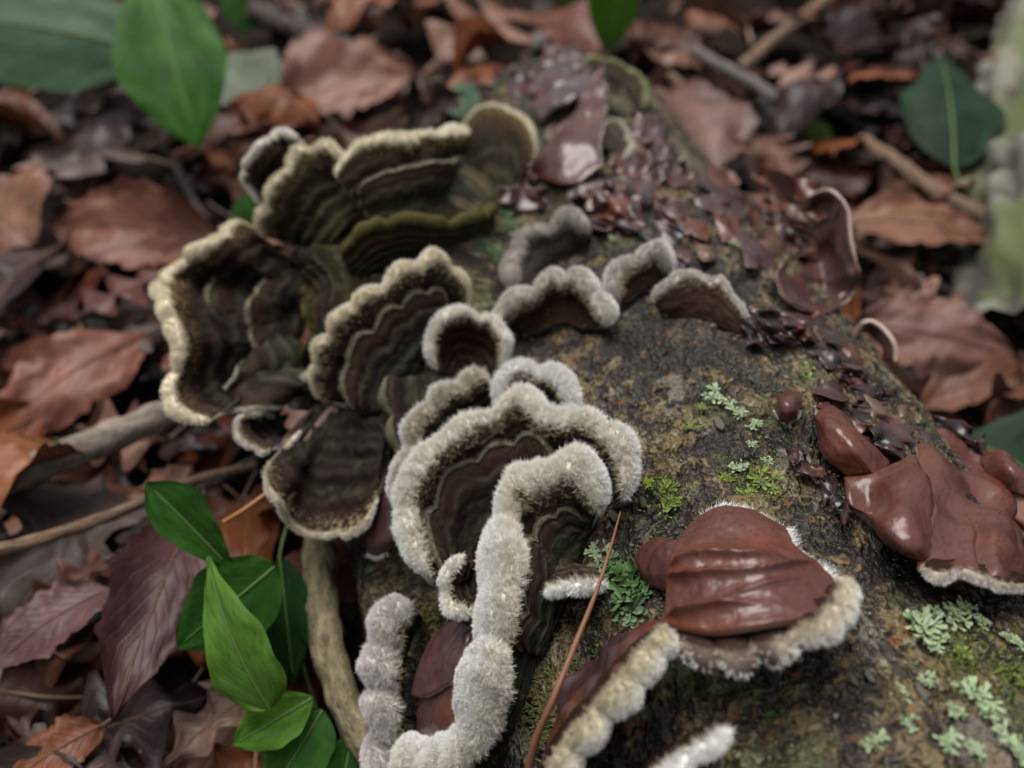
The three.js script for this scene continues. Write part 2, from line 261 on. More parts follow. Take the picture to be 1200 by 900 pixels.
  if (o.fringe) { // white hairs standing out of the margin: [edge, from, to]
    const r = rngOf(seed + 5), fur = new Fur(), hl = o.fhair ?? 0.0016, fc = o.fcol ?? WHITE;
    for (const [ed, f0, f1, k = 1] of o.fringe) {
      const e = t => ed === 'u0' ? [0, t] : ed === 'u1' ? [1, t] : ed === 'v0' ? [t, 0] : [t, 1], inn = t => ed === 'u0' ? [0.06, t] : ed === 'u1' ? [0.94, t] : ed === 'v0' ? [t, 0.06] : [t, 0.94];
      const len = at(...e(f0)).distanceTo(at(...e((f0 + f1) / 2))) + at(...e((f0 + f1) / 2)).distanceTo(at(...e(f1))), n = Math.round(len * 16000 * (o.fdens ?? 1));
      for (let q = 0; q < n; q++) {
        const t = f0 + (f1 - f0) * r(), p0 = at(...e(t)), p1_ = at(...inn(t)), fr = r() * 1.4 - 0.25, p = p0.clone().lerp(p1_, clamp(-fr, -1, 1) * 0), d = p0.clone().sub(p1_).normalize(), patch = noise(t * len * 900, seed, 1.5);
        const nn = EYE.clone().sub(p).normalize(); p.addScaledVector(nn, -th * (0.1 + 0.7 * r())).addScaledVector(d, -0.0006 * r());
        d.addScaledVector(nn, 0.45 * (r() - 0.45) + 0.15).add(V(r() - 0.5, r() - 0.5, r() - 0.5).multiplyScalar(0.9)).addScaledVector(at(...e(clamp(t + 0.03, 0, 1))).sub(at(...e(clamp(t - 0.03, 0, 1)))).normalize(), patch * 1.2);
        const b = 0.8 + 0.35 * r(); fur.add(p, d, hl * k * (0.6 + 0.7 * r()), [fc[0] * b, fc[1] * b, fc[2] * b], r, 1.2);
      }
    }
    fur.build('margin_fur', parent);
  }
  return { at };
}
function jelly(label, o, seed, name = 'jelly_fungus') { const m = o.rows[Math.floor(o.rows.length / 2)], t = thing(name, label, 'fungus', o.group, L(...m[Math.floor(m.length / 2)])); sheetShape(t, seed, o); return t; }

// ------------------------------------------------------------------ ground and log
{
  const n = 120, pos = [], col = [], S = 3;
  for (let i = 0; i <= n; i++) for (let j = 0; j <= n; j++) {
    const x = Math.sign(i / n - 0.5) * Math.pow(Math.abs(2 * i / n - 1), 1.7) * S, z = Math.sign(j / n - 0.5) * Math.pow(Math.abs(2 * j / n - 1), 1.7) * S - 0.3;
    pos.push(x, -0.012 + 0.012 * fbm(x * 9, z * 9, 3, 4), z);
    const w = 0.7 + 0.9 * Math.abs(fbm(x * 30, z * 30, 8, 3)); col.push(0.014 * w, 0.010 * w, 0.008 * w);
  }
  const g = gridGeo(pos, col, n, n); const ix = g.index.array; if (g.attributes.normal.array[1 + 3 * 5000] < 0) { for (let q = 0; q < ix.length; q += 3) { const t = ix[q]; ix[q] = ix[q + 1]; ix[q + 1] = t; } g.computeVertexNormals(); }
  const m = shadows(new THREE.Mesh(g, new THREE.MeshPhysicalMaterial({ vertexColors: true, roughness: 1, specularIntensity: 0.15 }))); m.name = 'ground'; m.userData = { kind: 'structure', label: 'dark damp soil under the leaf litter', category: 'ground' }; scene.add(m);
}
// bark: colour and relief computed from layers of noise, in metres along and round the log
const LOGLEN = LAX.length();
function barkLayers(x, y) { // x round the log, y along it, both in millimetres
  const big = fbm(x * 0.045, y * 0.045, 1.5, 4), mid = fbm(x * 0.16, y * 0.13, 4.5, 4), fine = fbm(x * 0.75, y * 0.7, 8.5, 3), grit = noise(x * 2.3, y * 2.3, 2.5);
  const plate = fbm(x * 0.11 + 0.8 * mid, y * 0.06, 21.5, 3), split = fbm(x * 0.20 + 1.2 * mid, y * 0.030, 41.5, 3), crack = Math.max(sm(0.045, 0.0, Math.abs(plate)) * sm(-0.1, 0.2, big + 0.1), sm(0.05, 0.0, Math.abs(split)) * sm(-0.05, 0.15, mid + 0.1) * 0.9);
  const crust = sm(0.02, 0.16, mid + big * 0.7 + fine * 0.35), gran = sm(0.18, 0.34, noise(x * 0.95, y * 0.95, 31.5) + 0.35 * fine) * sm(-0.12, 0.12, big + mid * 0.5);
  const rust = sm(0.30, 0.40, fbm(x * 0.21, y * 0.2, 51.5, 3) + 0.12 * fine), moss = sm(0.16, 0.30, fbm(x * 0.08, y * 0.08, 61.5, 4) + 0.18 * fine), pale = sm(0.22, 0.34, fbm(x * 0.10, y * 0.07, 71.5, 4) + 0.15 * fine), dot = sm(0.42, 0.5, noise(x * 0.62, y * 0.62, 81.5));
  return { big, mid, fine, grit, crack, crust, gran, rust, moss, pale, dot };
}
const logGroup = thing('fallen_log', 'dead grey-brown log covered in bracket and jelly fungi', 'log', undefined, V(LA.x, 0, LA.z));
const A0 = -60 * Math.PI / 180, A1 = 240 * Math.PI / 180;
const logAcross = V(1, 0, 0), logDir = LAX.clone().normalize(), logSide = V(0, 1, 0).cross(logDir).normalize().negate(), logUp = logDir.clone().cross(logSide).normalize();
if (logUp.y < 0) logUp.negate(); if (logSide.x < 0) logSide.negate();
{
  const TW = 2048, TH = 2048, arc = 300 / 360 * 2 * Math.PI * 78, lng = LOGLEN * 1.25 * 1000;
  const cdat = new Uint8Array(TW * TH * 4), bdat = new Uint8Array(TW * TH * 4);
  const S = v => { v = clamp(v, 0, 1); return 255 * (v <= 0.0031308 ? v * 12.92 : 1.055 * Math.pow(v, 1 / 2.4) - 0.055); };
  const lut = new Uint8Array(4096); for (let i = 0; i < 4096; i++) lut[i] = S(i / 4095);
  for (let j = 0; j < TH; j++) for (let i = 0; i < TW; i++) {
    const x = i / TW * arc, y = j / TH * lng, k = (j * TW + i) * 4;
    if (i < 200 || i > 1850 ) { cdat[k] = 60; cdat[k + 1] = 50; cdat[k + 2] = 44; cdat[k + 3] = 255; bdat[k] = bdat[k + 1] = bdat[k + 2] = 128; bdat[k + 3] = 255; continue; }
    const b = barkLayers(x, y);
    let c = mixc([0.026, 0.020, 0.017], [0.080, 0.056, 0.040], clamp(0.45 + b.mid * 2.0 + b.big * 1.2 + b.fine * 0.7, 0, 1));
    c = mixc(c, [0.20, 0.145, 0.068], b.crust * 0.85);
    c = mixc(c, [0.020, 0.016, 0.014], 0.8 * sm(0.10, 0.26, -b.big - 0.5 * b.mid));
    c = mixc(c, [0.095, 0.105, 0.045], b.moss * 0.8);
    c = mixc(c, [0.26, 0.235, 0.195], b.pale * 0.6);
    c = mixc(c, [0.28, 0.27, 0.19], b.gran * 0.55);
    c = mixc(c, [0.24, 0.075, 0.022], b.rust * 0.7);
    c = mixc(c, [0.33, 0.33, 0.22], b.dot * 0.5 * (b.crust * 0.7 + 0.3));
    c = mixc(c, [0.018, 0.014, 0.012], b.crack * 0.7);
    const m = 0.68 * (0.88 + 0.12 * b.grit + b.fine * 0.4);
    cdat[k] = lut[clamp(c[0] * m * 4095, 0, 4095) | 0]; cdat[k + 1] = lut[clamp(c[1] * m * 4095, 0, 4095) | 0]; cdat[k + 2] = lut[clamp(c[2] * m * 4095, 0, 4095) | 0]; cdat[k + 3] = 255;
    const h = clamp(0.42 + b.mid * 0.5 + b.fine * 0.42 + b.grit * 0.10 + b.gran * 0.16 + b.crust * 0.10 + b.dot * 0.12 - b.crack * 0.42, 0, 1) * 255;
    bdat[k] = bdat[k + 1] = bdat[k + 2] = h; bdat[k + 3] = 255;
  }
  const mk = (d, srgb) => { const t = new THREE.DataTexture(d, TW, TH, THREE.RGBAFormat, THREE.UnsignedByteType); t.magFilter = THREE.LinearFilter; t.minFilter = THREE.LinearFilter; t.wrapS = t.wrapT = THREE.ClampToEdgeWrapping; if (srgb) t.colorSpace = THREE.SRGBColorSpace; t.needsUpdate = true; return t; };
  const mat = new THREE.MeshPhysicalMaterial({ map: mk(cdat, true), bumpMap: mk(bdat, false), bumpScale: 0.0022, roughness: 0.5, specularIntensity: 0.5 }); mat.name = 'bark';
  const nu = 260, nv = 460, pos = [], uv = [];
  for (let i = 0; i <= nu; i++) for (let j = 0; j <= nv; j++) {
    const u = i / nu, v = j / nv, a = A0 + (A1 - A0) * u, t = -0.22 + 1.25 * v * (1 - 0.03 * (0.5 + 0.5 * noise(a * 3, 2, 5)) * sm(0.9, 1, v)), c = LA.clone().addScaledVector(LAX, t);
    const x = u * arc, y = v * lng;
    const h = 0.0045 * fbm(x * 0.022, y * 0.014, 91.5, 3) + 0.0016 * fbm(x * 0.16, y * 0.13, 4.5, 4) + 0.0009 * fbm(x * 0.6, y * 0.5, 3.3, 2) - 0.0012 * sm(0.06, 0.0, Math.abs(fbm(x * 0.20 + 1.2 * fbm(x * 0.16, y * 0.13, 4.5, 4), y * 0.030, 41.5, 3)));
    const dir = logSide.clone().multiplyScalar(Math.cos(a)).addScaledVector(logUp, Math.sin(a)); let rr = 0.16;
    for (let q = 0; q < 40; q++) { const sd = logSdf(c.clone().addScaledVector(dir, rr)); if (sd < 5e-5) break; rr -= sd * 0.8; }
    const p = c.addScaledVector(dir, rr + h - 0.0005); pos.push(p.x, p.y, p.z); uv.push(u, v);
  }
  const g = gridGeo(pos, null, nu, nv, uv);
  { const k = (130 * (nv + 1) + 200) * 3; if (g.attributes.normal.array[k + 1] < 0) { const ix = g.index.array; for (let q = 0; q < ix.length; q += 3) { const t = ix[q]; ix[q] = ix[q + 1]; ix[q + 1] = t; } g.computeVertexNormals(); } }
  // broken far end
  const ix = Array.from(g.index.array), ps = Array.from(g.attributes.position.array), us = Array.from(g.attributes.uv.array), c = LA.clone().addScaledVector(LAX, 1.0), base = ps.length / 3; ps.push(c.x, c.y, c.z); us.push(0.5, 0.99);
  for (let i = 0; i < nu; i++) ix.push(i * (nv + 1) + nv, base, (i + 1) * (nv + 1) + nv);
  g.setAttribute('position', new THREE.Float32BufferAttribute(ps, 3)); g.setAttribute('uv', new THREE.Float32BufferAttribute(us, 2)); g.setIndex(ix); g.computeVertexNormals();
  part('bark', g, mat, logGroup);
}
console.log('log done');

// ------------------------------------------------------------------ leaves
const leafTex = (() => { // veins and mottling of a leaf blade, u along the midrib, v across
  const n = 512, d = new Uint8Array(n * n * 4), b = new Uint8Array(n * n * 4);
  for (let j = 0; j < n; j++) for (let i = 0; i < n; i++) {
    const u = i / n, v = j / n * 2 - 1, av = Math.abs(v), side = (u - 0.42 * av) * 9, vein = Math.exp(-Math.pow((side - Math.round(side)) / 0.07, 2)) * sm(1, 0.7, av), mid = Math.exp(-Math.pow(v / 0.022, 2));
    const net = sm(0.06, 0.0, Math.abs(noise(u * 40, v * 22, 3.3))) * 0.35, m = fbm(u * 6, v * 4, 6.6, 5);
    const l = clamp(0.72 + 0.42 * m + 0.15 * vein + 0.18 * mid - net * 0.12 - 0.25 * sm(0.2, 0.35, fbm(u * 9, v * 6, 1.1, 4)), 0, 1), k = (j * n + i) * 4;
    d[k] = d[k + 1] = d[k + 2] = l * 255; d[k + 3] = 255; const h = clamp(0.4 + 0.35 * vein + 0.4 * mid + 0.2 * m - net * 0.2, 0, 1) * 255; b[k] = b[k + 1] = b[k + 2] = h; b[k + 3] = 255;
  }
  const mk = dd => { const t = new THREE.DataTexture(dd, n, n); t.magFilter = t.minFilter = THREE.LinearFilter; t.needsUpdate = true; return t; };
  return [mk(d), mk(b)];
})();
const deadMat = new THREE.MeshPhysicalMaterial({ vertexColors: true, map: leafTex[0], bumpMap: leafTex[1], bumpScale: 0.00035, roughness: 0.4, specularIntensity: 0.38, side: THREE.DoubleSide }); deadMat.name = 'dead_leaf';
const greenMat = new THREE.MeshPhysicalMaterial({ vertexColors: true, map: leafTex[0], bumpMap: leafTex[1], bumpScale: 0.00016, roughness: 0.5, transmission: 0.15, thickness: 0, specularIntensity: 0.16, side: THREE.DoubleSide }); greenMat.name = 'green_leaf';
const stalkMat = new THREE.MeshStandardMaterial({ color: new THREE.Color().setRGB(0.10, 0.05, 0.03), roughness: 0.7 }); stalkMat.name = 'leaf_stalk';
const greenStalkMat = new THREE.MeshStandardMaterial({ color: new THREE.Color().setRGB(0.075, 0.125, 0.03), roughness: 0.6 }); greenStalkMat.name = 'green_stalk';
const OUT = { // half width along the blade
  beech: t => Math.pow(Math.sin(Math.PI * Math.pow(t, 0.85)), 0.8),
  oval: t => Math.pow(Math.sin(Math.PI * Math.pow(t, 0.75)), 0.72),
  oak: t => (0.25 + 0.75 * Math.sin(Math.PI * Math.pow(t, 1.25))) * (0.62 + 0.38 * Math.cos(t * Math.PI * 2 * 4.2)) * Math.pow(Math.sin(Math.PI * t), 0.35),
  maple: t => (0.3 + 0.7 * Math.sin(Math.PI * Math.pow(t, 0.8))) * (0.66 + 0.34 * Math.cos(t * Math.PI * 2 * 2.6 + 2)) * Math.pow(Math.sin(Math.PI * t), 0.4),
  ivy: t => t < 0.5 ? Math.pow(Math.sin(Math.PI * Math.min(1, t * 1.05)), 0.6) * 1.0 : Math.pow(1 - t, 0.9) * 1.75,
  drop: t => Math.pow(Math.sin(Math.PI * Math.pow(t, 1.55)), 0.75),
  arrow: t => Math.pow(Math.sin(Math.PI * Math.pow(t, 0.6)), 0.9) * (1 - 0.25 * t),
};
/* blade laid from its foot A to its tip B; n is the way its face looks */
function leafGeo(A, B, n, halfW, kind, seed, o = {}) {
  const nu = o.nu ?? 26, nv = o.nv ?? 10, d = B.clone().sub(A), len = d.length(); d.normalize();
  const s = d.clone().cross(n).normalize(), N = s.clone().cross(d).normalize(), pos = [], col = [], uv = [], sx = seed * 1.7, fold = o.fold ?? 0.2, curl = o.curl ?? 0.1, wav = o.wave ?? 0.06, f = OUT[kind];
  const mids = [];
  for (let i = 0; i <= nu; i++) for (let j = 0; j <= nv; j++) {
    const t = i / nu, q = j / nv * 2 - 1, asym = 1 + 0.16 * noise(t * 5, q > 0 ? 3 : 9, sx) + (o.ragged ?? 0) * (noise(t * 17, q > 0 ? 5 : 1, sx) + 0.6 * noise(t * 41, q > 0 ? 5 : 1, sx + 3)), w = Math.max(0.0006, halfW * f(clamp(t, 0.004, 0.996)) * asym);
    const z = len * (curl * (4 * t * (1 - t)) + (o.tipCurl ?? 0) * t * t * t) + Math.abs(q) * w * fold + q * Math.abs(q) * w * (o.twist ?? 0) * (t - 0.3) + q * q * w * (o.edgeCurl ?? 0) + len * wav * fbm(t * 3.5 + sx, q * 1.6, sx, 3) * (0.3 + Math.abs(q));
    const bend = len * (o.sway ?? 0) * Math.sin(Math.PI * t), p = A.clone().addScaledVector(d, t * len).addScaledVector(s, q * w * (1 - 0.25 * Math.abs(fold)) + bend).addScaledVector(N, z);
    pos.push(p.x, p.y, p.z); uv.push(t, j / nv);
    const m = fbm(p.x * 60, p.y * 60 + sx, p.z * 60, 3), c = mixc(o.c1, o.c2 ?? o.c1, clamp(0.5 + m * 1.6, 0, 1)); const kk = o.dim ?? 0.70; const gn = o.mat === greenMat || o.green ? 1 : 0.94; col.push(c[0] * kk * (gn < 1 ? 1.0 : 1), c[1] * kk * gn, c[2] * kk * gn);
    if (j === nv / 2) mids.push(p.clone().addScaledVector(N, 0.0002));
  }
  return { geo: gridGeo(pos, col, nu, nv, uv), mids, d, N };
}
function tube(pts, r0, r1, seg = 16, rad = 6, seed = 0, rough = 0) {
  const c = curve(pts), fr = c.computeFrenetFrames(seg, false), pos = [], uv = [];
  for (let i = 0; i <= seg; i++) { const p = c.getPointAt(i / seg); for (let j = 0; j <= rad; j++) { const a = j / rad * Math.PI * 2, r = (r0 + (r1 - r0) * i / seg) * (1 + rough * noise(Math.cos(a) * 1.3 + seed, Math.sin(a) * 1.3, i * 0.35)); const q = p.clone().addScaledVector(fr.normals[i], Math.cos(a) * r).addScaledVector(fr.binormals[i], Math.sin(a) * r); pos.push(q.x, q.y, q.z); uv.push(j / rad, i / seg); } }
  return gridGeo(pos, null, seg, rad, uv);
}
function leafThing(name, label, group, A, B, n, halfW, kind, seed, o) {
  const t = thing(name, label, 'leaf', group, A), lf = leafGeo(A, B, n, halfW, kind, seed, o);
  part('blade', lf.geo, o.mat ?? deadMat, t);
  if (!o.bare) { const r = Math.max(0.0004, halfW * 0.022); part('midrib', tube(lf.mids.slice(0, -3), r, r * 0.4, 14, 5), o.stalk ?? stalkMat, t);
    const st = A.clone().addScaledVector(lf.d, -halfW * (o.stalkLen ?? 0.5)).addScaledVector(lf.N, halfW * 0.1); part('stalk', tube([st, A.clone().lerp(st, 0.4), lf.mids[0]], r * 1.1, r, 6, 5), o.stalk ?? stalkMat, t); }
  return t;
}
const UP = V(0, 1, 0);
// colours of dead leaves
const DEAD = {
  'reddish brown': [[0.19, 0.060, 0.036], [0.10, 0.032, 0.022]], 'pale pinkish tan': [[0.38, 0.22, 0.165], [0.23, 0.12, 0.085]], 'dark purple-brown': [[0.060, 0.034, 0.032], [0.036, 0.022, 0.022]],
  'orange-brown': [[0.34, 0.120, 0.042], [0.20, 0.066, 0.028]], 'grey-brown': [[0.115, 0.088, 0.076], [0.075, 0.056, 0.05]], 'mid brown': [[0.25, 0.118, 0.070], [0.12, 0.056, 0.036]],
};
// scattered litter, left and right of the log
{
  const r = rngOf(4242), names = Object.keys(DEAD), wts = [4.0, 3.8, 2.6, 3.2, 0.8, 4], tot = wts.reduce((a, b) => a + b);
  const kinds = ['beech', 'beech', 'oak', 'maple', 'oval'], under = [];
  const layer = (n, y0, y1, k0) => { for (let k = 0; k < n; k++) {
    // spread evenly over what the picture shows of the ground, a little past its edges
    const px = -80 + 1360 * r(), py = -70 + 1030 * Math.pow(r(), 1.25), y = y0 + (y1 - y0) * r(), c = G(px, py, y);
    let x = r() * tot, q = 0; while ((x -= wts[q]) > 0) q++;
    const kd = kinds[Math.floor(r() * kinds.length)], len = 0.028 + 0.058 * r(), ang = r() * 6.283, tilt = 0.9 * (r() - 0.5), roll = 1.7 * (r() - 0.5), sd = 1000 + k0 + k, opt = [r(), r(), r(), r()];
    if (logSdf(c) < 0.012) continue;
    const d = V(Math.cos(ang), tilt * 0.7, Math.sin(ang)).multiplyScalar(len / 2), nn = V(0.5 * (r() - 0.5), 1, 0.5 * (r() - 0.5)).addScaledVector(V(-Math.sin(ang), 0, Math.cos(ang)), roll * 0.7).normalize();
    const cc = DEAD[names[q]], hw = len * (kd === 'oak' ? 0.34 : kd === 'maple' ? 0.46 : 0.27);
    const kn = { beech: 'pointed', oak: 'lobed oak', maple: 'broad lobed', oval: 'oval' }[kd];
    const lo = { c1: cc[0], c2: cc[1], dim: k0 === 0 ? 0.30 : 0.68, fold: 0.5 * (opt[0] - 0.35), curl: 0.4 * (opt[1] - 0.35), tipCurl: 0.5 * (opt[2] - 0.4), edgeCurl: 1.1 * (opt[3] - 0.5), wave: 0.2, nu: 24, nv: 8, bare: k % 3 === 1, ragged: 0.5 * r() * r() };  // lower layer darker: older decayed leaves, plus shade of the gaps painted in
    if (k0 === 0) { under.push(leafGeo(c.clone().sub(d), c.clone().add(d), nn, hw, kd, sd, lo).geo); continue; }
    leafThing('dead_leaf', `${names[q]} ${kn} dead leaf lying in the leaf litter`, `${names[q]} ${kn} leaves in the litter`, c.clone().sub(d), c.clone().add(d), nn, hw, kd, sd, lo);
  } };
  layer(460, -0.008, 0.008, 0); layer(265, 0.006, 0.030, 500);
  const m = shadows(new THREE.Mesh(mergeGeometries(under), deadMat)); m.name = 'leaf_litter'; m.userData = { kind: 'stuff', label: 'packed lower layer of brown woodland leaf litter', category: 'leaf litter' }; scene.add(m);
}
console.log('litter done');

// ------------------------------------------------------------------ the furry brackets
const B = [];
// the big arch in the middle and those that crowd round it
{ const t = bracket('large arched bracket with thick white furry rim round a dark zoned hollow', { rho: 0.0038, rings: 4.5, lobes: 6, sag: 0.20, dens: 46, inner: 0.3, terrace: 0.0017,
  rim: [[497, 672, 0.026], [478, 616, 0.027], [475, 588, 0.027], [490, 560, 0.027], [510, 530, 0.026], [549, 506, 0.025], [588, 484, 0.024], [615, 476, 0.023], [642, 490, 0.020], [668, 500, 0.018], [699, 502, 0.017], [722, 520, 0.015], [735, 549, 0.012], [738, 578, 0.008]],
  base: [[550, 690, 0.004], [560, 655, 0.003], [580, 625, 0.002], [610, 605, 0.000], [640, 595, -0.002], [665, 595, -0.002], [690, 600, -0.002], [704, 606, -0.003]] }, 11);
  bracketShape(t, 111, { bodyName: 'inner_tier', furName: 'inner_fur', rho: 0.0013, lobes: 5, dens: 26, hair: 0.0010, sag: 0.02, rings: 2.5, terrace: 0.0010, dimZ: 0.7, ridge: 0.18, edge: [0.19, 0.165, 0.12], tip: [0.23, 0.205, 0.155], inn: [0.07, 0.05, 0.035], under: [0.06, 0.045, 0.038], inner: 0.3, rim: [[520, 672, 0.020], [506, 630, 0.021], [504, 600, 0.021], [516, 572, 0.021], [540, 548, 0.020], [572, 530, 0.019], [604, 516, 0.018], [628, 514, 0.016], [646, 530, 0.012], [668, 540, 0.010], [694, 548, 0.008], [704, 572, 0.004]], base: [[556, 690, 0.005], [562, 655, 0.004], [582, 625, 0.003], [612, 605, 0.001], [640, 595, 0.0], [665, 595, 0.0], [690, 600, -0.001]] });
}
{ const t = bracket('tall front bracket with a thick cream furry rim hanging down beside brown jelly', { rho: 0.0060, rings: 4.5, lobes: 6, lobeAmp: 1.15, sag: 0.12, dens: 46, inner: 0.3, hair: 0.0020, terrace: 0.0016, patchC: [0.10, 0.10, 0.065],
  rim: [[470, 900, 0.018], [486, 886, 0.020], [510, 888, 0.021], [534, 880, 0.022], [554, 850, 0.024], [564, 810, 0.026], [571, 774, 0.028], [577, 738, 0.029], [584, 702, 0.030], [588, 666, 0.031], [588, 630, 0.031], [595, 596, 0.030], [612, 576, 0.028], [634, 570, 0.026], [655, 558, 0.025], [680, 556, 0.022], [698, 572, 0.018], [706, 592, 0.014]],
  base: [[486, 930, 0.008], [510, 930, 0.006], [540, 915, 0.004], [572, 888, 0.004], [596, 850, 0.004], [612, 812, 0.004], [624, 774, 0.004], [640, 738, 0.003], [656, 705, 0.001], [670, 680, 0.0], [680, 655, -0.001], [688, 635, -0.002]] }, 12);
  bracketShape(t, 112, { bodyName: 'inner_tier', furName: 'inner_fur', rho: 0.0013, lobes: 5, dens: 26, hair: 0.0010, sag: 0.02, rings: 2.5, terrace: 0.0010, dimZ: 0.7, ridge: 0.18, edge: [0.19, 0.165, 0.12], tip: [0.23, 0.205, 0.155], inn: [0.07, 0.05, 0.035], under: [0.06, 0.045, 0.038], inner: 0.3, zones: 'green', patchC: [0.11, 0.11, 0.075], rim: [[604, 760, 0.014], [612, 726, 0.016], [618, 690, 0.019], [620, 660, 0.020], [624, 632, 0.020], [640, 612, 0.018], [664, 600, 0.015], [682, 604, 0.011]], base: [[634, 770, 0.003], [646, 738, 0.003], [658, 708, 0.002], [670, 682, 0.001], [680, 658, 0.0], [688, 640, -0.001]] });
}
bracket('white furry bracket edge curling behind the upper left of the big arch', { rho: 0.0031, lobes: 4, dens: 44, sag: 0.1, edge: [0.62, 0.58, 0.47], under: [0.60, 0.54, 0.55],
  rim: [[464, 590, 0.021], [468, 566, 0.022], [480, 536, 0.022], [484, 506, 0.022], [504, 480, 0.021], [532, 460, 0.019], [556, 447, 0.016], [571, 450, 0.012]],
  base: [[510, 600, 0.004], [530, 560, 0.003], [550, 530, 0.002], [580, 505, 0.0], [600, 490, -0.002]] }, 13);
bracket('small rounded snow-white bracket peeping over the top of the big arch', { rho: 0.0030, lobes: 2, dens: 46, sag: 0.12, edge: WHITE,
  rim: [[585, 482, 0.014], [590, 458, 0.016], [606, 440, 0.017], [628, 436, 0.016], [650, 445, 0.014], [668, 464, 0.011], [674, 486, 0.007]],
  base: [[614, 500, 0.0], [628, 495, -0.002], [645, 498, -0.003], [655, 504, -0.003]] }, 14);
bracket('little cream bracket nestled inside the big arch beside its lower left rim', { rho: 0.0018, lobes: 2, dens: 44, hair: 0.0017, sag: 0.05,
  rim: [[540, 650, 0.027], [526, 670, 0.028], [521, 692, 0.027], [532, 713, 0.025], [554, 722, 0.022]], base: [[566, 655, 0.012], [566, 680, 0.01], [572, 700, 0.008]] }, 15);
bracket('long lavender-white bracket hanging lowest beside the mossy stem', { rho: 0.0056, lobes: 4, lobeAmp: 0.7, ridge: 0.05, dens: 40, sag: 0.02, edge: [0.80, 0.77, 0.72], under: [0.60, 0.54, 0.56], tip: [0.80, 0.76, 0.76], zones: 'grey',
  rim: [[478, 706, 0.014], [458, 724, 0.016], [449, 756, 0.017], [446, 798, 0.018], [448, 840, 0.018], [450, 880, 0.018], [450, 920, 0.018]], base: [[494, 722, 0.002], [476, 760, 0.004], [470, 800, 0.004], [470, 850, 0.004], [472, 920, 0.004]], rings: 1, terrace: 0.0004 }, 16);
bracket('small hooded bracket with a dark brown hollow above the big arch', { rho: 0.0024, lobes: 2, dens: 46, hair: 0.0016, sag: 0.22, zones: 'brown', terrace: 0.0008, ridge: 0.12,
  rim: [[507, 430, 0.006], [506, 398, 0.010], [522, 378, 0.014], [548, 369, 0.015], [573, 378, 0.014], [588, 400, 0.011], [592, 428, 0.006]],
  base: [[530, 440, 0.0], [542, 428, 0.0], [556, 428, 0.0], [570, 440, 0.0]] }, 17);
{ const t = bracket('slanting bracket with a lumpy cream rim left of the small hooded one', { dimZ: 0.6, ridge: 0.16, rho: 0.0034, lobes: 7, dens: 30, sag: 0.18, hair: 0.0013, inner: 0.2, edge: [0.70, 0.63, 0.46],
  rim: [[379, 468, 0.024], [377, 440, 0.026], [381, 412, 0.026], [397, 384, 0.026], [420, 359, 0.026], [450, 338, 0.025], [480, 318, 0.024], [506, 308, 0.022], [526, 318, 0.018], [540, 338, 0.013], [547, 358, 0.008]],
  base: [[440, 490, 0.002], [465, 470, 0.002], [480, 440, 0.002], [495, 415, 0.002], [510, 400, 0.002], [520, 392, 0.0], [526, 388, 0.0]] }, 18);
  bracketShape(t, 113, { bodyName: 'inner_tier', furName: 'inner_fur', rho: 0.0013, lobes: 5, dens: 26, hair: 0.0010, sag: 0.02, rings: 2.5, terrace: 0.0010, dimZ: 0.7, ridge: 0.18, edge: [0.19, 0.165, 0.12], tip: [0.23, 0.205, 0.155], inn: [0.07, 0.05, 0.035], under: [0.06, 0.045, 0.038], inner: 0.3, rim: [[408, 476, 0.018], [406, 440, 0.020], [416, 410, 0.020], [440, 382, 0.020], [468, 358, 0.019], [496, 344, 0.017], [516, 346, 0.013], [526, 362, 0.009]], base: [[446, 488, 0.004], [466, 468, 0.004], [482, 440, 0.004], [496, 416, 0.004], [510, 402, 0.003], [522, 392, 0.001]] });
}
bracket('small pale lobe tucked under the lumpy slanting bracket', { rho: 0.0022, lobes: 2, dens: 36, hair: 0.0010, sag: 0.0, zones: 'grey', edge: [0.42, 0.38, 0.31],
  rim: [[343, 480, 0.012], [347, 458, 0.016], [360, 446, 0.017], [374, 444, 0.015]], base: [[368, 482, 0.004], [378, 468, 0.004], [388, 456, 0.004]] }, 19);
// row on the log's back
bracket('wavy white bracket on the log above the bare bark', { terrace: 0.0003, ridge: 0.04, rings: 1.3, rho: 0.0042, lobes: 4, dens: 40, hair: 0.0014, sag: 0.15, edge: [0.62, 0.59, 0.52], zones: 'brown',
  rim: [[584, 380, 0.008], [603, 364, 0.012], [626, 348, 0.016], [650, 330, 0.017], [680, 334, 0.015], [703, 354, 0.011], [712, 380, 0.005]], base: [[614, 396, 0.0], [640, 384, 0.0], [664, 378, 0.0], [690, 388, -0.002]] }, 20);
bracket('grey velvety bracket behind the wavy white one', { terrace: 0.0003, ridge: 0.04, rings: 1.3, rho: 0.0042, lobes: 3, dens: 38, hair: 0.0011, sag: -0.05, zones: 'grey', edge: [0.46, 0.42, 0.38], tip: [0.54, 0.50, 0.47], inner: 0.8, inn: [0.30, 0.27, 0.24],
  rim: [[603, 338, 0.010], [604, 305, 0.013], [620, 283, 0.015], [644, 272, 0.016], [668, 260, 0.015], [690, 268, 0.010]], base: [[624, 345, 0.0], [634, 325, -0.001], [652, 308, -0.002], [672, 296, -0.003], [694, 284, -0.004]] }, 21);
bracket('small round grey-white bracket between the wavy white one and the brown-fleshed one', { terrace: 0.0003, ridge: 0.04, rings: 1.3, rho: 0.0042, lobes: 2, dens: 40, hair: 0.0012, sag: 0.02, zones: 'brown', edge: [0.50, 0.46, 0.42], inner: 0.5,
  rim: [[718, 352, 0.006], [726, 326, 0.010], [748, 306, 0.013], [774, 300, 0.012], [788, 314, 0.008]], base: [[734, 360, 0.0], [748, 344, 0.0], [768, 334, 0.0], [788, 328, -0.002]] }, 22);
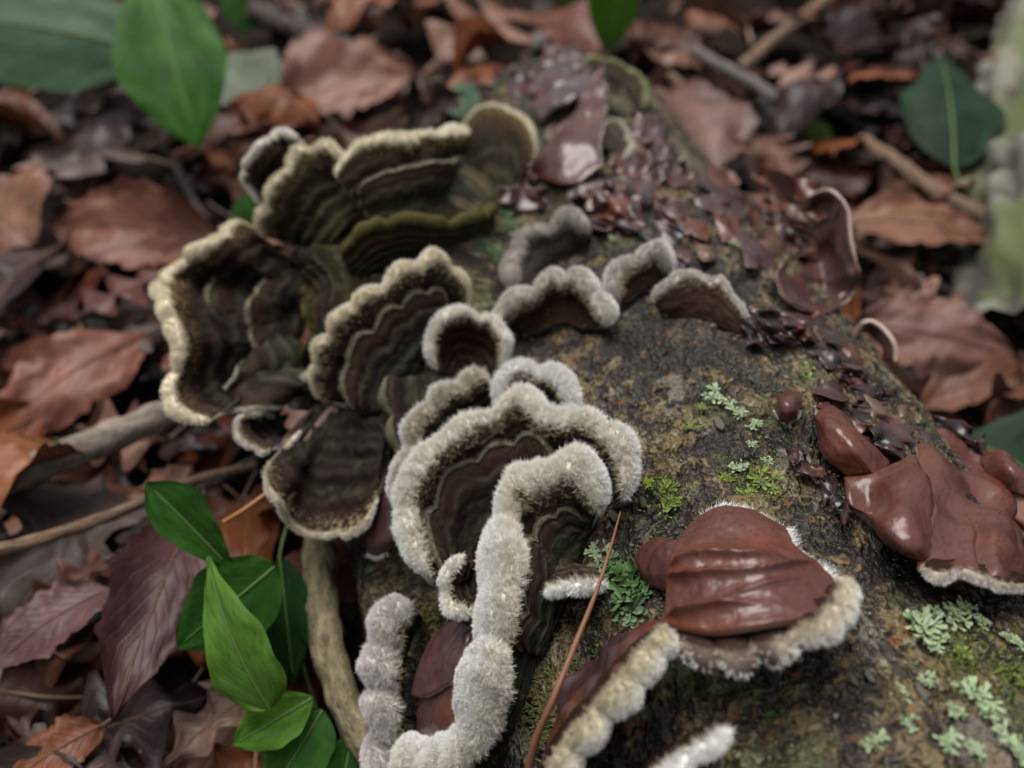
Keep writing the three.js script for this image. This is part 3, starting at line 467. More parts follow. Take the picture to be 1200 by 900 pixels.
bracket('brown-fleshed bracket with a thin white furry top edge pointing at the bare bark', { terrace: 0.0003, ridge: 0.04, rings: 1.3, rho: 0.0028, lobes: 2, dens: 40, hair: 0.0013, sag: -0.06, zones: 'brown', edge: [0.54, 0.49, 0.45], inner: 0.03,
  rim: [[764, 350, 0.006], [788, 336, 0.011], [816, 328, 0.012], [842, 336, 0.011], [862, 358, 0.008], [880, 378, 0.004]], base: [[776, 372, -0.002], [800, 374, -0.002], [830, 378, -0.002], [866, 396, -0.003]], rhoF: u => 1 - 0.55 * sm(0.55, 0.75, u) }, 23);
// older olive brackets on the left flank
{ const t = bracket('longest scalloped olive-cream bracket at the top of the cluster', { dimZ: 0.6, ridge: 0.16, rho: 0.0042, lobes: 5, dens: 14, wide: 1.4, hair: 0.0015, sag: 0.04, zones: 'olive', edge: [0.76, 0.71, 0.54], tip: [0.84, 0.81, 0.68], inn: [0.34, 0.27, 0.11], under: [0.50, 0.46, 0.34],
  rim: [[392, 204, 0.026], [420, 180, 0.028], [446, 173, 0.028], [466, 174, 0.027], [486, 167, 0.026], [514, 159, 0.027], [546, 152, 0.028], [562, 137, 0.028], [588, 133, 0.026], [611, 145, 0.022], [621, 170, 0.017], [615, 196, 0.012], [602, 214, 0.008]],
  base: [[436, 266, 0.006], [464, 264, 0.006], [494, 264, 0.006], [524, 262, 0.005], [552, 256, 0.004], [576, 246, 0.002], [594, 236, 0.0]] }, 24);
  bracketShape(t, 116, { bodyName: 'inner_tier', furName: 'inner_fur', rho: 0.0013, lobes: 5, dens: 12, hair: 0.0010, sag: 0.02, rings: 2.5, terrace: 0.0010, dimZ: 0.7, ridge: 0.18, edge: [0.19, 0.165, 0.12], tip: [0.23, 0.205, 0.155], inn: [0.07, 0.05, 0.035], under: [0.06, 0.045, 0.038], inner: 0.3, zones: 'olive', wide: 1.4, rim: [[418, 222, 0.022], [440, 208, 0.023], [466, 202, 0.023], [494, 196, 0.022], [524, 190, 0.021], [550, 182, 0.020], [574, 172, 0.019], [590, 178, 0.015], [594, 198, 0.010]], base: [[440, 268, 0.008], [466, 266, 0.008], [496, 266, 0.008], [526, 263, 0.007], [554, 256, 0.006], [578, 246, 0.003]] });
}
bracket('scalloped olive bracket stepping down left of the longest one', { dimZ: 0.6, ridge: 0.16, rho: 0.0040, lobes: 4, dens: 14, wide: 1.4, hair: 0.0015, sag: 0.12, zones: 'olive', edge: [0.66, 0.60, 0.44], tip: [0.74, 0.70, 0.56], inn: [0.34, 0.27, 0.13], under: [0.50, 0.46, 0.36],
  rim: [[318, 278, 0.020], [314, 252, 0.022], [327, 226, 0.024], [341, 200, 0.025], [361, 184, 0.026], [384, 178, 0.026], [406, 187, 0.025]], base: [[372, 300, 0.004], [388, 285, 0.004], [402, 268, 0.004], [416, 255, 0.004], [430, 248, 0.004]] }, 25);
bracket('dark round bracket with a thin pale rim behind the stepping olive one', { rho: 0.0019, lobes: 3, dens: 10, wide: 2, hair: 0.0010, sag: 0.05, zones: 'dark', edge: [0.56, 0.52, 0.44], inn: [0.2, 0.17, 0.13],
  rim: [[302, 238, 0.006], [293, 214, 0.008], [292, 192, 0.010], [309, 172, 0.012], [328, 161, 0.012], [346, 164, 0.011], [358, 174, 0.010]], base: [[345, 250, 0.0], [352, 235, 0.0], [358, 220, 0.0], [366, 208, 0.0]] }, 26);
{ const t = bracket('broad ear-shaped bracket sticking out furthest, ochre rim round a dark zoned face', { dimZ: 0.6, ridge: 0.16, rho: 0.0034, lobes: 6, dens: 16, wide: 1.3, hair: 0.0012, sag: 0.07, rings: 5, zones: 'dark', edge: [0.72, 0.65, 0.48], tip: [0.80, 0.75, 0.60], inn: [0.34, 0.25, 0.11], under: [0.44, 0.39, 0.28], inner: 0.2, terrace: 0.002, back: [0.10, 0.075, 0.06],
  rim: [[312, 284, 0.010], [280, 270, 0.012], [254, 290, 0.014], [222, 303, 0.015], [203, 326, 0.015], [197, 362, 0.015], [203, 380, 0.015], [213, 402, 0.015], [207, 426, 0.015], [199, 450, 0.015], [203, 472, 0.014], [221, 489, 0.012], [244, 495, 0.010]],
  base: [[368, 330, 0.002], [364, 345, 0.002], [360, 360, 0.002], [356, 375, 0.002], [352, 390, 0.002], [346, 405, 0.002], [338, 420, 0.002]] }, 27);
  bracketShape(t, 114, { bodyName: 'inner_tier', furName: 'inner_fur', rho: 0.0013, lobes: 5, dens: 12, hair: 0.0010, sag: 0.02, rings: 2.5, terrace: 0.0010, dimZ: 0.7, ridge: 0.18, edge: [0.19, 0.165, 0.12], tip: [0.23, 0.205, 0.155], inn: [0.07, 0.05, 0.035], under: [0.06, 0.045, 0.038], inner: 0.3, wide: 1.4, lobeAmp: 0.8, rim: [[322, 304, 0.010], [292, 306, 0.012], [262, 322, 0.014], [244, 350, 0.014], [246, 384, 0.014], [252, 412, 0.014], [240, 440, 0.013], [252, 470, 0.011]], base: [[368, 332, 0.004], [364, 347, 0.004], [360, 362, 0.004], [356, 377, 0.004], [352, 392, 0.004], [340, 418, 0.004]] });
  bracketShape(t, 115, { bodyName: 'inner_tier', furName: 'inner_fur', rho: 0.0013, lobes: 5, dens: 12, hair: 0.0010, sag: 0.02, rings: 2.5, terrace: 0.0010, dimZ: 0.7, ridge: 0.18, edge: [0.19, 0.165, 0.12], tip: [0.23, 0.205, 0.155], inn: [0.07, 0.05, 0.035], under: [0.06, 0.045, 0.038], inner: 0.3, wide: 1.4, rim: [[336, 318, 0.010], [312, 330, 0.013], [296, 356, 0.014], [294, 388, 0.014], [300, 420, 0.013], [296, 446, 0.011]], base: [[370, 336, 0.005], [366, 350, 0.005], [362, 364, 0.005], [358, 380, 0.005], [350, 398, 0.005]] });
}
bracket('rounded dark bracket with a thin pale edge drooping over the mossy stem', { dimZ: 0.6, ridge: 0.16, rho: 0.0015, lobes: 4, lobeAmp: 0.6, dens: 34, wide: 1.1, hair: 0.0011, sag: 0.05, rings: 4.6, terrace: 0.0022, zones: 'dark', edge: [0.60, 0.53, 0.40], inner: 0.35, under: [0.36, 0.30, 0.25], ridgeC: [0.13, 0.12, 0.10],
  rim: [[352, 506, 0.022], [330, 532, 0.022], [313, 560, 0.022], [325, 585, 0.022], [338, 608, 0.022], [362, 624, 0.022], [387, 626, 0.022], [412, 622, 0.022], [430, 610, 0.021], [442, 588, 0.019]],
  base: [[372, 474, 0.006], [384, 474, 0.005], [396, 474, 0.004], [410, 474, 0.004], [424, 474, 0.004], [440, 478, 0.004], [456, 488, 0.004]] }, 28);
bracket('small curled cup-shaped bracket with a pale lip above the drooping one', { rho: 0.0013, lobes: 3, dens: 30, hair: 0.0009, sag: 0.10, zones: 'dark', edge: [0.42, 0.37, 0.30], inner: 0.1,
  rim: [[320, 488, 0.014], [300, 484, 0.016], [280, 490, 0.017], [280, 508, 0.018], [292, 522, 0.018], [308, 530, 0.017], [318, 514, 0.016]], base: [[335, 486, 0.004], [334, 492, 0.004], [334, 498, 0.004], [336, 504, 0.004]] }, 29);
bracket('folded greenish-black frond with a pale crinkled tip under the ear-shaped bracket', { rho: 0.0010, lobes: 3, dens: 24, hair: 0.0007, sag: -0.12, zones: 'green', edge: [0.26, 0.24, 0.18], inn: [0.12, 0.11, 0.08], inner: 0.1,
  rim: [[292, 418, 0.012], [275, 440, 0.014], [260, 464, 0.016], [272, 480, 0.017], [300, 478, 0.017], [330, 478, 0.016]], base: [[350, 398, 0.004], [362, 418, 0.004], [370, 438, 0.004], [374, 456, 0.004]] }, 30);
bracket('plain mossy olive tier below the longest bracket', { dimZ: 0.6, ridge: 0.16, rho: 0.0030, lobes: 4, dens: 10, hair: 0.0006, sag: -0.12, zones: 'olive', edge: [0.075, 0.066, 0.022], tip: [0.085, 0.075, 0.025], inn: [0.05, 0.045, 0.018], under: [0.04, 0.035, 0.018], inner: 0.1,
  rim: [[398, 300, 0.016], [430, 270, 0.018], [470, 258, 0.017], [510, 262, 0.014], [550, 258, 0.010], [580, 246, 0.005]], base: [[420, 330, 0.0], [450, 306, 0.0], [490, 290, 0.0], [530, 284, -0.002], [570, 270, -0.003]] }, 31);
bracket('lumpy yellow-green tier running down between the left brackets', { dimZ: 0.6, ridge: 0.16, rho: 0.0042, lobes: 5, dens: 10, hair: 0.0006, sag: -0.15, zones: 'olive', edge: [0.085, 0.078, 0.022], tip: [0.095, 0.085, 0.026], inn: [0.06, 0.055, 0.02], under: [0.04, 0.035, 0.018], inner: 0.1,
  rim: [[340, 300, 0.012], [352, 330, 0.013], [368, 360, 0.013], [372, 395, 0.012], [362, 425, 0.010]], base: [[420, 290, 0.004], [424, 320, 0.004], [424, 350, 0.004], [420, 380, 0.004], [410, 410, 0.004]] }, 32);
bracket('dark folded tier behind the drooping bracket', { rings: 1.5, terrace: 0.0006, rho: 0.0018, lobes: 3, dens: 12, hair: 0.0006, sag: 0.04, zones: 'green', edge: [0.10, 0.09, 0.06], tip: [0.12, 0.11, 0.08], inn: [0.07, 0.06, 0.04], under: [0.05, 0.04, 0.03], inner: 0.2,
  rim: [[450, 440, 0.018], [452, 470, 0.017], [460, 500, 0.015], [470, 540, 0.012], [462, 600, 0.010]], base: [[500, 440, 0.004], [505, 470, 0.004], [505, 510, 0.004], [500, 560, 0.004], [495, 600, 0.004]] }, 33);
bracket('brown little shelf with a white fringe beside the green lichen', { rho: 0.0016, lobes: 2, dens: 50, hair: 0.0021, sag: 0.02, zones: 'brown', edge: WHITE, inner: 0.0, rings: 3,
  rim: [[643, 696, 0.012], [662, 690, 0.014], [686, 688, 0.014], [710, 686, 0.012]], base: [[652, 672, 0.004], [668, 668, 0.003], [684, 668, 0.002], [700, 672, 0.001]] }, 34);
console.log('brackets done', hairTotal);

// ------------------------------------------------------------------ jelly fungi
const PUR = { c1: [0.050, 0.026, 0.030], c2: [0.075, 0.040, 0.044] };
{ // the big folded one in front
  const t = jelly('large brown folded jelly fungus with a furry white edge, lying on the bark', {
    nu: 110, nv: 110, th: 0.0022, wrinkle: 0.0010, freq: 70, edgeW: 0.03, c1: [0.115, 0.040, 0.028], c2: [0.150, 0.060, 0.046],
    rows: [[[808, 612, 0.012], [848, 594, 0.012], [888, 597, 0.011], [922, 612, 0.010]],
      [[788, 645, 0.016], [830, 634, 0.019], [885, 632, 0.020], [940, 642, 0.012]],
      [[782, 680, 0.016], [830, 672, 0.020], [895, 668, 0.021], [968, 664, 0.013]],
      [[780, 708, 0.016], [830, 704, 0.021], [900, 700, 0.022], [986, 692, 0.014]],
      [[772, 732, 0.017], [822, 738, 0.021], [890, 734, 0.022], [984, 716, 0.018]]],
    fold: (u, v) => { let h = -0.0014 * Math.exp(-Math.pow((u - 0.2) / 0.09, 2) - Math.pow((v - 0.6) / 0.3, 2)); for (const [a, k, sl, cv, v0, v1] of [[0.375, 0.0024, 0.03, 0.05, 0.02, 0.8], [0.53, 0.0026, -0.07, -0.06, 0.0, 0.97], [0.80, 0.0028, -0.10, 0.12, 0.05, 0.62], [0.70, 0.0016, -0.35, 0.0, 0.45, 0.85]]) { const x = u - a - sl * (v - 0.5) - cv * (v - 0.5) * (v - 0.5) * 4 - 0.015 * noise(v * 4, a * 9, 3); h += k * (0.35 * Math.exp(-x * x * 260) + 0.65 * (x < 0 ? Math.exp(x * 38) : Math.exp(-x * 70))) * sm(v0 - 0.05, v0 + 0.15, v) * (1 - sm(v1 - 0.2, v1 + 0.05, v)); } return h + 0.0016 * Math.sin(v * 5 + u * 3) * 0.4; },
    tint: (u, v) => 0.55 * Math.exp(-Math.pow((u - 0.2) / 0.10, 2) - Math.pow((v - 0.72) / 0.2, 2)) + 0.5 * sm(0.84, 0.96, u) * sm(0.75, 0.4, v) + 0.2 * sm(0.4, 0.44, u) * sm(0.5, 0.44, u),
    fringe: [['u0', 0.15, 0.62, 1.1], ['v1', 0.0, 0.2, 1.2], ['v1', 0.22, 0.52, 0.8], ['v1', 0.5, 0.98, 1.5], ['u0', 0.66, 1, 0.8]], fdens: 1.1 }, 61);
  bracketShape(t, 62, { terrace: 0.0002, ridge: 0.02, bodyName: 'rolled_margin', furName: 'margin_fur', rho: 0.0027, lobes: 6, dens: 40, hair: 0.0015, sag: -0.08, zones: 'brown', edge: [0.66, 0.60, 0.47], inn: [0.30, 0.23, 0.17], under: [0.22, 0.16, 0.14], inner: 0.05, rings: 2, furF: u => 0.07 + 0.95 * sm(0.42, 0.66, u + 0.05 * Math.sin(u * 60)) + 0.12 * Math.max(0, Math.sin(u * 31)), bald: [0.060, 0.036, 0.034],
    rim: [[792, 758, 0.017], [822, 770, 0.018], [858, 776, 0.018], [894, 768, 0.018], [930, 754, 0.019], [962, 738, 0.020], [986, 712, 0.018], [990, 686, 0.014]], base: [[790, 738, 0.012], [822, 736, 0.012], [858, 732, 0.012], [894, 724, 0.012], [930, 714, 0.012], [955, 700, 0.011], [965, 690, 0.010]] });
}
jelly('small round brown lobe at the upper left of the large folded jelly', { nu: 40, nv: 40, th: 0.004, wrinkle: 0.0006, edgeW: 0.2, c1: [0.085, 0.034, 0.028], c2: [0.105, 0.045, 0.036], rows: [[[744, 642, 0.002], [764, 626, 0.004], [794, 628, 0.008]], [[740, 658, 0.003], [762, 652, 0.006], [796, 652, 0.010]], [[752, 684, 0.002], [768, 690, 0.004], [796, 688, 0.008]]] }, 63);
{
  const t = jelly('dark purple jelly sheet with a long furry cream margin slanting down to the needle', { ...PUR, nu: 60, nv: 60, th: 0.002, wrinkle: 0.0050, freq: 110,
    rows: [[[726, 742, 0.006], [752, 726, 0.012], [784, 722, 0.016]], [[690, 774, 0.006], [726, 764, 0.014], [770, 748, 0.020]], [[662, 810, 0.006], [700, 806, 0.015], [736, 790, 0.021]], [[646, 850, 0.006], [672, 846, 0.015], [700, 832, 0.021]], [[630, 905, 0.006], [642, 905, 0.014], [662, 905, 0.020]]],
    tint: (u, v) => 0.75 * sm(0.5, 0.1, u) * sm(0.3, 0.9, v), tintC: [0.17, 0.050, 0.026] }, 64);
  bracketShape(t, 65, { terrace: 0.0002, ridge: 0.02, bodyName: 'rolled_margin', furName: 'margin_fur', rho: 0.0034, lobes: 5, dens: 40, hair: 0.0013, sag: 0.0, zones: 'brown', edge: [0.58, 0.53, 0.38], under: [0.34, 0.29, 0.22], inn: [0.42, 0.35, 0.24], inner: 0.05,
    rim: [[784, 742, 0.018], [768, 764, 0.021], [744, 796, 0.022], [716, 830, 0.023], [686, 864, 0.023], [650, 912, 0.023]], base: [[770, 738, 0.016], [744, 760, 0.017], [716, 790, 0.017], [690, 822, 0.017], [662, 856, 0.017], [636, 905, 0.017]] });
}
{
  const t = thing('jelly_fungus', 'dark jelly scrap with a bright white furry tip below the large folded jelly', 'fungus', undefined, L(810, 890));
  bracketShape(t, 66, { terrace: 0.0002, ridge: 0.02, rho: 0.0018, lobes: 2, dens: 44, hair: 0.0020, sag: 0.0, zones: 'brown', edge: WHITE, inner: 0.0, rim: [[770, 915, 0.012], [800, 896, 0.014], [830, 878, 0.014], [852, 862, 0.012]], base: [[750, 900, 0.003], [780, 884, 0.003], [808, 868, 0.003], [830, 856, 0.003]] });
}
jelly('smooth plum-coloured jelly wedge between the lavender and the tall front brackets', { c1: [0.080, 0.036, 0.036], c2: [0.105, 0.050, 0.048], nu: 50, nv: 40, wrinkle: 0.0006, rows: [[[520, 756, 0.010], [534, 742, 0.014], [548, 738, 0.018]], [[494, 800, 0.010], [520, 800, 0.015], [545, 800, 0.018]], [[486, 840, 0.011], [510, 848, 0.016], [540, 850, 0.020]], [[488, 880, 0.012], [502, 888, 0.016], [524, 884, 0.020]]] }, 67);
jelly('smaller plum jelly flap above the plum wedge', { c1: [0.075, 0.036, 0.038], c2: [0.095, 0.048, 0.048], nu: 40, nv: 40, wrinkle: 0.0006, rows: [[[508, 740, 0.012], [530, 726, 0.015], [556, 730, 0.016]], [[490, 775, 0.013], [520, 770, 0.018], [550, 768, 0.018]], [[480, 815, 0.013], [500, 816, 0.017], [524, 800, 0.018]]] }, 68);
jelly('narrow purple jelly band at the outer left of the big arch', { ...PUR, nu: 40, nv: 30, wrinkle: 0.0005, rows: [[[458, 545, 0.012], [466, 548, 0.015], [474, 556, 0.016]], [[442, 590, 0.012], [454, 592, 0.016], [466, 596, 0.018]], [[430, 628, 0.012], [442, 636, 0.016], [458, 630, 0.018]], [[428, 648, 0.010], [440, 652, 0.013], [452, 648, 0.014]]], fringe: [['u1', 0, 1, 1]], fcol: CREAM }, 69);
// right-hand group
jelly('round brown jelly button with a white hairy foot', { nu: 40, nv: 40, th: 0.006, wrinkle: 0.0004, edgeW: 0.3, c1: [0.095, 0.032, 0.026], c2: [0.12, 0.045, 0.034], rows: [[[908, 462, 0.003], [922, 450, 0.004], [940, 452, 0.004]], [[902, 478, 0.005], [922, 474, 0.011], [944, 474, 0.009]], [[908, 494, 0.003], [924, 498, 0.005], [940, 492, 0.004]]], fringe: [['u1', 0, 1, 0.9], ['v0', 0.5, 1, 0.8]] }, 71);
jelly('sausage-shaped glossy brown jelly lobe beside the round button', { nu: 50, nv: 50, th: 0.006, wrinkle: 0.0026, edgeW: 0.25, c1: [0.125, 0.040, 0.026], c2: [0.16, 0.058, 0.038], rows: [[[946, 484, 0.003], [952, 502, 0.005], [960, 534, 0.004], [990, 560, 0.003]], [[956, 470, 0.009], [974, 494, 0.014], [996, 520, 0.015], [1030, 556, 0.010]], [[968, 464, 0.004], [994, 480, 0.007], [1020, 508, 0.008], [1052, 538, 0.006]]], fringe: [['v0', 0, 0.7, 1.1]] }, 72);
jelly('glossy mid-brown jelly lobe with a hollow, in the middle of the right-hand group', { nu: 70, nv: 70, th: 0.004, wrinkle: 0.0040, freq: 60, edgeW: 0.08, fold: (u, v) => -0.0035 * Math.exp(-Math.pow((u - 0.22) / 0.13, 2) - Math.pow((v - 0.28) / 0.2, 2)), c1: [0.120, 0.040, 0.028], c2: [0.155, 0.060, 0.046], rows: [[[986, 554, 0.004], [1018, 546, 0.010], [1050, 538, 0.013], [1074, 530, 0.011]], [[992, 584, 0.005], [1020, 580, 0.009], [1056, 570, 0.016], [1092, 562, 0.016]], [[1010, 610, 0.005], [1034, 610, 0.013], [1062, 604, 0.017], [1096, 594, 0.014]], [[1040, 640, 0.004], [1056, 640, 0.012], [1076, 640, 0.014], [1096, 628, 0.012]], [[1064, 656, 0.003], [1074, 660, 0.007], [1084, 658, 0.009], [1092, 646, 0.009]]], fringe: [['v0', 0.4, 1, 0.6]] }, 73);
{
  const t = jelly('broad sheet of brown jelly with a sky sheen and a woolly pale lower edge', { nu: 110, nv: 110, th: 0.003, wrinkle: 0.0060, freq: 55, edgeW: 0.05, c1: [0.135, 0.056, 0.044], c2: [0.165, 0.078, 0.064], fold: (u, v) => -0.0022 * Math.exp(-Math.pow((v - 0.45 - 0.1 * u) / 0.05, 2)) * sm(0.55, 0.8, u) + 0.0012 * Math.sin(v * 7 + u * 4) - 0.002 * Math.exp(-Math.pow((u - 0.3 - 0.25 * v) / 0.045, 2)) * sm(0.35, 0.6, v),
    rows: [[[1076, 520, 0.006], [1106, 506, 0.008], [1134, 512, 0.006], [1154, 532, 0.003]], [[1080, 552, 0.010], [1120, 542, 0.011], [1152, 548, 0.010], [1178, 566, 0.007]], [[1090, 594, 0.012], [1126, 584, 0.012], [1162, 590, 0.013], [1196, 600, 0.011]], [[1080, 636, 0.012], [1128, 628, 0.016], [1168, 632, 0.016], [1210, 640, 0.013]], [[1074, 664, 0.009], [1126, 670, 0.014], [1172, 680, 0.014], [1218, 688, 0.011]]] }, 74);
  bracketShape(t, 75, { terrace: 0.0002, ridge: 0.02, bodyName: 'rolled_margin', furName: 'margin_fur', rho: 0.0014, lobes: 4, lobeAmp: 0.7, dens: 30, hair: 0.0009, sag: 0, zones: 'brown', edge: [0.44, 0.38, 0.32], inner: 0.0, rim: [[1078, 668, 0.009], [1104, 676, 0.012], [1130, 672, 0.013], [1160, 684, 0.013], [1190, 690, 0.012], [1222, 694, 0.012]], base: [[1084, 658, 0.008], [1104, 662, 0.010], [1130, 662, 0.010], [1160, 670, 0.010], [1190, 676, 0.010], [1220, 680, 0.010]] });
}
jelly('smooth brown jelly flap at the outer edge of the right-hand group', { nu: 40, nv: 40, th: 0.003, wrinkle: 0.0010, c1: [0.13, 0.045, 0.032], c2: [0.155, 0.062, 0.048], rows: [[[1146, 534, 0.006], [1172, 526, 0.006], [1186, 536, 0.004]], [[1154, 556, 0.010], [1182, 548, 0.012], [1204, 556, 0.008]], [[1172, 578, 0.010], [1196, 582, 0.011], [1220, 586, 0.008]]] }, 76);
// upright ear on the log's right shoulder
jelly('broad drooping purple-brown ear with a thin white lip on the shoulder of the log', { nu: 70, nv: 60, th: 0.0014, wrinkle: 0.0022, freq: 80, c1: [0.075, 0.036, 0.036], c2: [0.105, 0.058, 0.060], rows: [[[944, 262, 0.004], [956, 250, 0.008], [972, 238, 0.013], [986, 234, 0.016]], [[934, 288, 0.006], [950, 278, 0.006], [972, 268, 0.010], [994, 268, 0.017]], [[916, 312, 0.012], [938, 306, 0.006], [966, 298, 0.004], [998, 298, 0.016]], [[911, 330, 0.014], [936, 326, 0.007], [964, 322, 0.003], [1006, 318, 0.015]], [[920, 346, 0.013], [940, 346, 0.007], [966, 344, 0.005], [1004, 336, 0.013]], [[946, 360, 0.009], [960, 364, 0.008], [974, 362, 0.009], [990, 348, 0.012]]], fringe: [['v0', 0.4, 1, 0.55], ['u1', 0.1, 1, 0.4]], fcol: [0.74, 0.68, 0.64] }, 77);
jelly('ribbon-like mauve jelly strap rising behind the drooping purple ear', { nu: 50, nv: 30, th: 0.0016, wrinkle: 0.0006, c1: [0.083, 0.053, 0.060], c2: [0.105, 0.068, 0.075], rows: [[[930, 240, 0.006], [946, 248, 0.006], [956, 258, 0.006]], [[972, 226, 0.012], [976, 238, 0.012], [980, 250, 0.011]], [[990, 244, 0.014], [984, 262, 0.014], [978, 272, 0.013]], [[996, 290, 0.014], [988, 296, 0.014], [980, 298, 0.013]], [[1006, 318, 0.013], [996, 324, 0.013], [988, 326, 0.012]]] }, 78);
jelly('thin pale-rimmed shell at the log edge below the drooping purple ear', { nu: 40, nv: 30, th: 0.0016, wrinkle: 0.0005, c1: [0.10, 0.06, 0.05], c2: [0.16, 0.11, 0.10], rows: [[[996, 384, 0.006], [1020, 378, 0.007], [1044, 400, 0.005], [1046, 424, 0.003]], [[1000, 396, 0.003], [1018, 392, 0.003], [1032, 406, 0.002], [1036, 424, 0.001]]], fringe: [['u0', 0, 1, 0.4]], fcol: [0.50, 0.46, 0.44] }, 79);
// far end
jelly('upright red-brown ear with a crisp white edge behind the longest bracket', { nu: 60, nv: 50, th: 0.002, wrinkle: 0.0085, freq: 52, c1: [0.075, 0.024, 0.020], c2: [0.11, 0.040, 0.034], rows: [[[684, 96, 0.022], [694, 90, 0.026], [704, 84, 0.024]], [[668, 130, 0.014], [690, 122, 0.024], [710, 112, 0.024]], [[640, 160, 0.012], [674, 152, 0.020], [706, 142, 0.020]], [[632, 188, 0.010], [666, 184, 0.017], [702, 168, 0.017]], [[636, 212, 0.004], [668, 214, 0.010], [704, 196, 0.010]]], fringe: [['v1', 0, 1, 0.7]], fcol: [0.8, 0.74, 0.68] }, 80);
jelly('curling purple jelly strap across the far end of the log', { nu: 50, nv: 30, th: 0.002, wrinkle: 0.005, freq: 60, c1: [0.043, 0.022, 0.022], c2: [0.060, 0.035, 0.036], rows: [[[618, 118, 0.012], [624, 130, 0.012], [630, 140, 0.010]], [[640, 104, 0.018], [648, 114, 0.020], [652, 124, 0.016]], [[664, 94, 0.020], [672, 106, 0.022], [674, 114, 0.018]], [[690, 74, 0.020], [696, 90, 0.022], [696, 102, 0.018]]] }, 81);
jelly('broad purple jelly back lobe at the far end of the log', { nu: 40, nv: 30, th: 0.002, wrinkle: 0.005, freq: 60, c1: [0.05, 0.02, 0.02], c2: [0.055, 0.035, 0.037], rows: [[[628, 82, 0.0], [650, 70, 0.004], [676, 70, 0.006]], [[624, 100, 0.006], [650, 94, 0.012], [674, 92, 0.014]], [[630, 118, 0.006], [652, 112, 0.012], [676, 108, 0.012]]] }, 82);
{ const t = thing('bracket_fungus', 'small dark shell with a pale rim at the far end of the log', 'fungus', undefined, L(718, 170)); bracketShape(t, 83, { rho: 0.0014, lobes: 2, dens: 20, hair: 0.001, zones: 'grey', edge: [0.46, 0.42, 0.36], rim: [[704, 148, 0.010], [720, 144, 0.011], [733, 156, 0.010], [736, 176, 0.008], [730, 188, 0.006]], base: [[708, 176, 0.002], [712, 178, 0.002], [716, 182, 0.002]] }); }
{ const t = thing('bracket_fungus', 'lichen-crusted dark bracket hooked over the far end of the log', 'fungus', undefined, L(720, 120)); bracketShape(t, 84, { rho: 0.0034, lobes: 5, dens: 20, hair: 0.001, zones: 'green', edge: [0.34, 0.34, 0.20], tip: [0.42, 0.42, 0.28], inn: [0.18, 0.18, 0.09], under: [0.2, 0.2, 0.12], rim: [[682, 78, 0.014], [700, 74, 0.016], [722, 80, 0.016], [740, 90, 0.016], [754, 106, 0.014], [754, 124, 0.010]], base: [[706, 128, 0.0], [714, 132, 0.0], [722, 136, 0.0], [728, 140, 0.0]] }); }
jelly('flat purple jelly sheet lying on the log behind the grey velvety bracket', { nu: 50, nv: 40, th: 0.003, wrinkle: 0.003, freq: 120, c1: [0.035, 0.015, 0.016], c2: [0.055, 0.028, 0.029], rows: [[[656, 226, 0.004], [690, 212, 0.006], [730, 206, 0.005], [768, 204, 0.003]], [[660, 238, 0.008], [692, 230, 0.010], [732, 224, 0.008], [772, 222, 0.004]], [[670, 250, 0.003], [700, 248, 0.004], [736, 242, 0.003], [768, 238, 0.001]]] }, 85);
console.log('jelly done', hairTotal);

[[[612, 232, 26, 12], [642, 196, 20, 14], [742, 196, 24, 16], [770, 178, 20, 14], [726, 224, 22, 10], [600, 206, 18, 12], [760, 150, 20, 16], [690, 240, 22, 10], [790, 204, 20, 12], [660, 66, 22, 14], [610, 96, 16, 14], [560, 108, 18, 12]]][0].forEach(([px, py, w, h], k) => {
  const r = rngOf(8800 + k), rows = []; for (let i = 0; i < 4; i++) { rows.push([]); for (let j = 0; j < 5; j++) rows[i].push([px + (j / 4 * 2 - 1) * w + 6 * (r() - 0.5), py + (i / 3 * 2 - 1) * h + 6 * (r() - 0.5), 0.002 + (1 - i / 3) * 0.014 * (0.5 + r()) * (0.6 + 0.4 * Math.sin(j * 2.2))]); }
  jelly('dark ruffled purple jelly scrap crowding the far end of the log', { rows, nu: 40, nv: 46, th: 0.0014, wrinkle: 0.0035, freq: 75, c1: [0.040, 0.016, 0.018], c2: [0.085, 0.036, 0.038], group: 'ruffled scraps at the far end', fringe: k % 3 === 0 ? [['u0', 0, 1, 0.5]] : undefined, fcol: [0.6, 0.55, 0.5] }, 8800 + k, 'shrivelled_jelly');
});

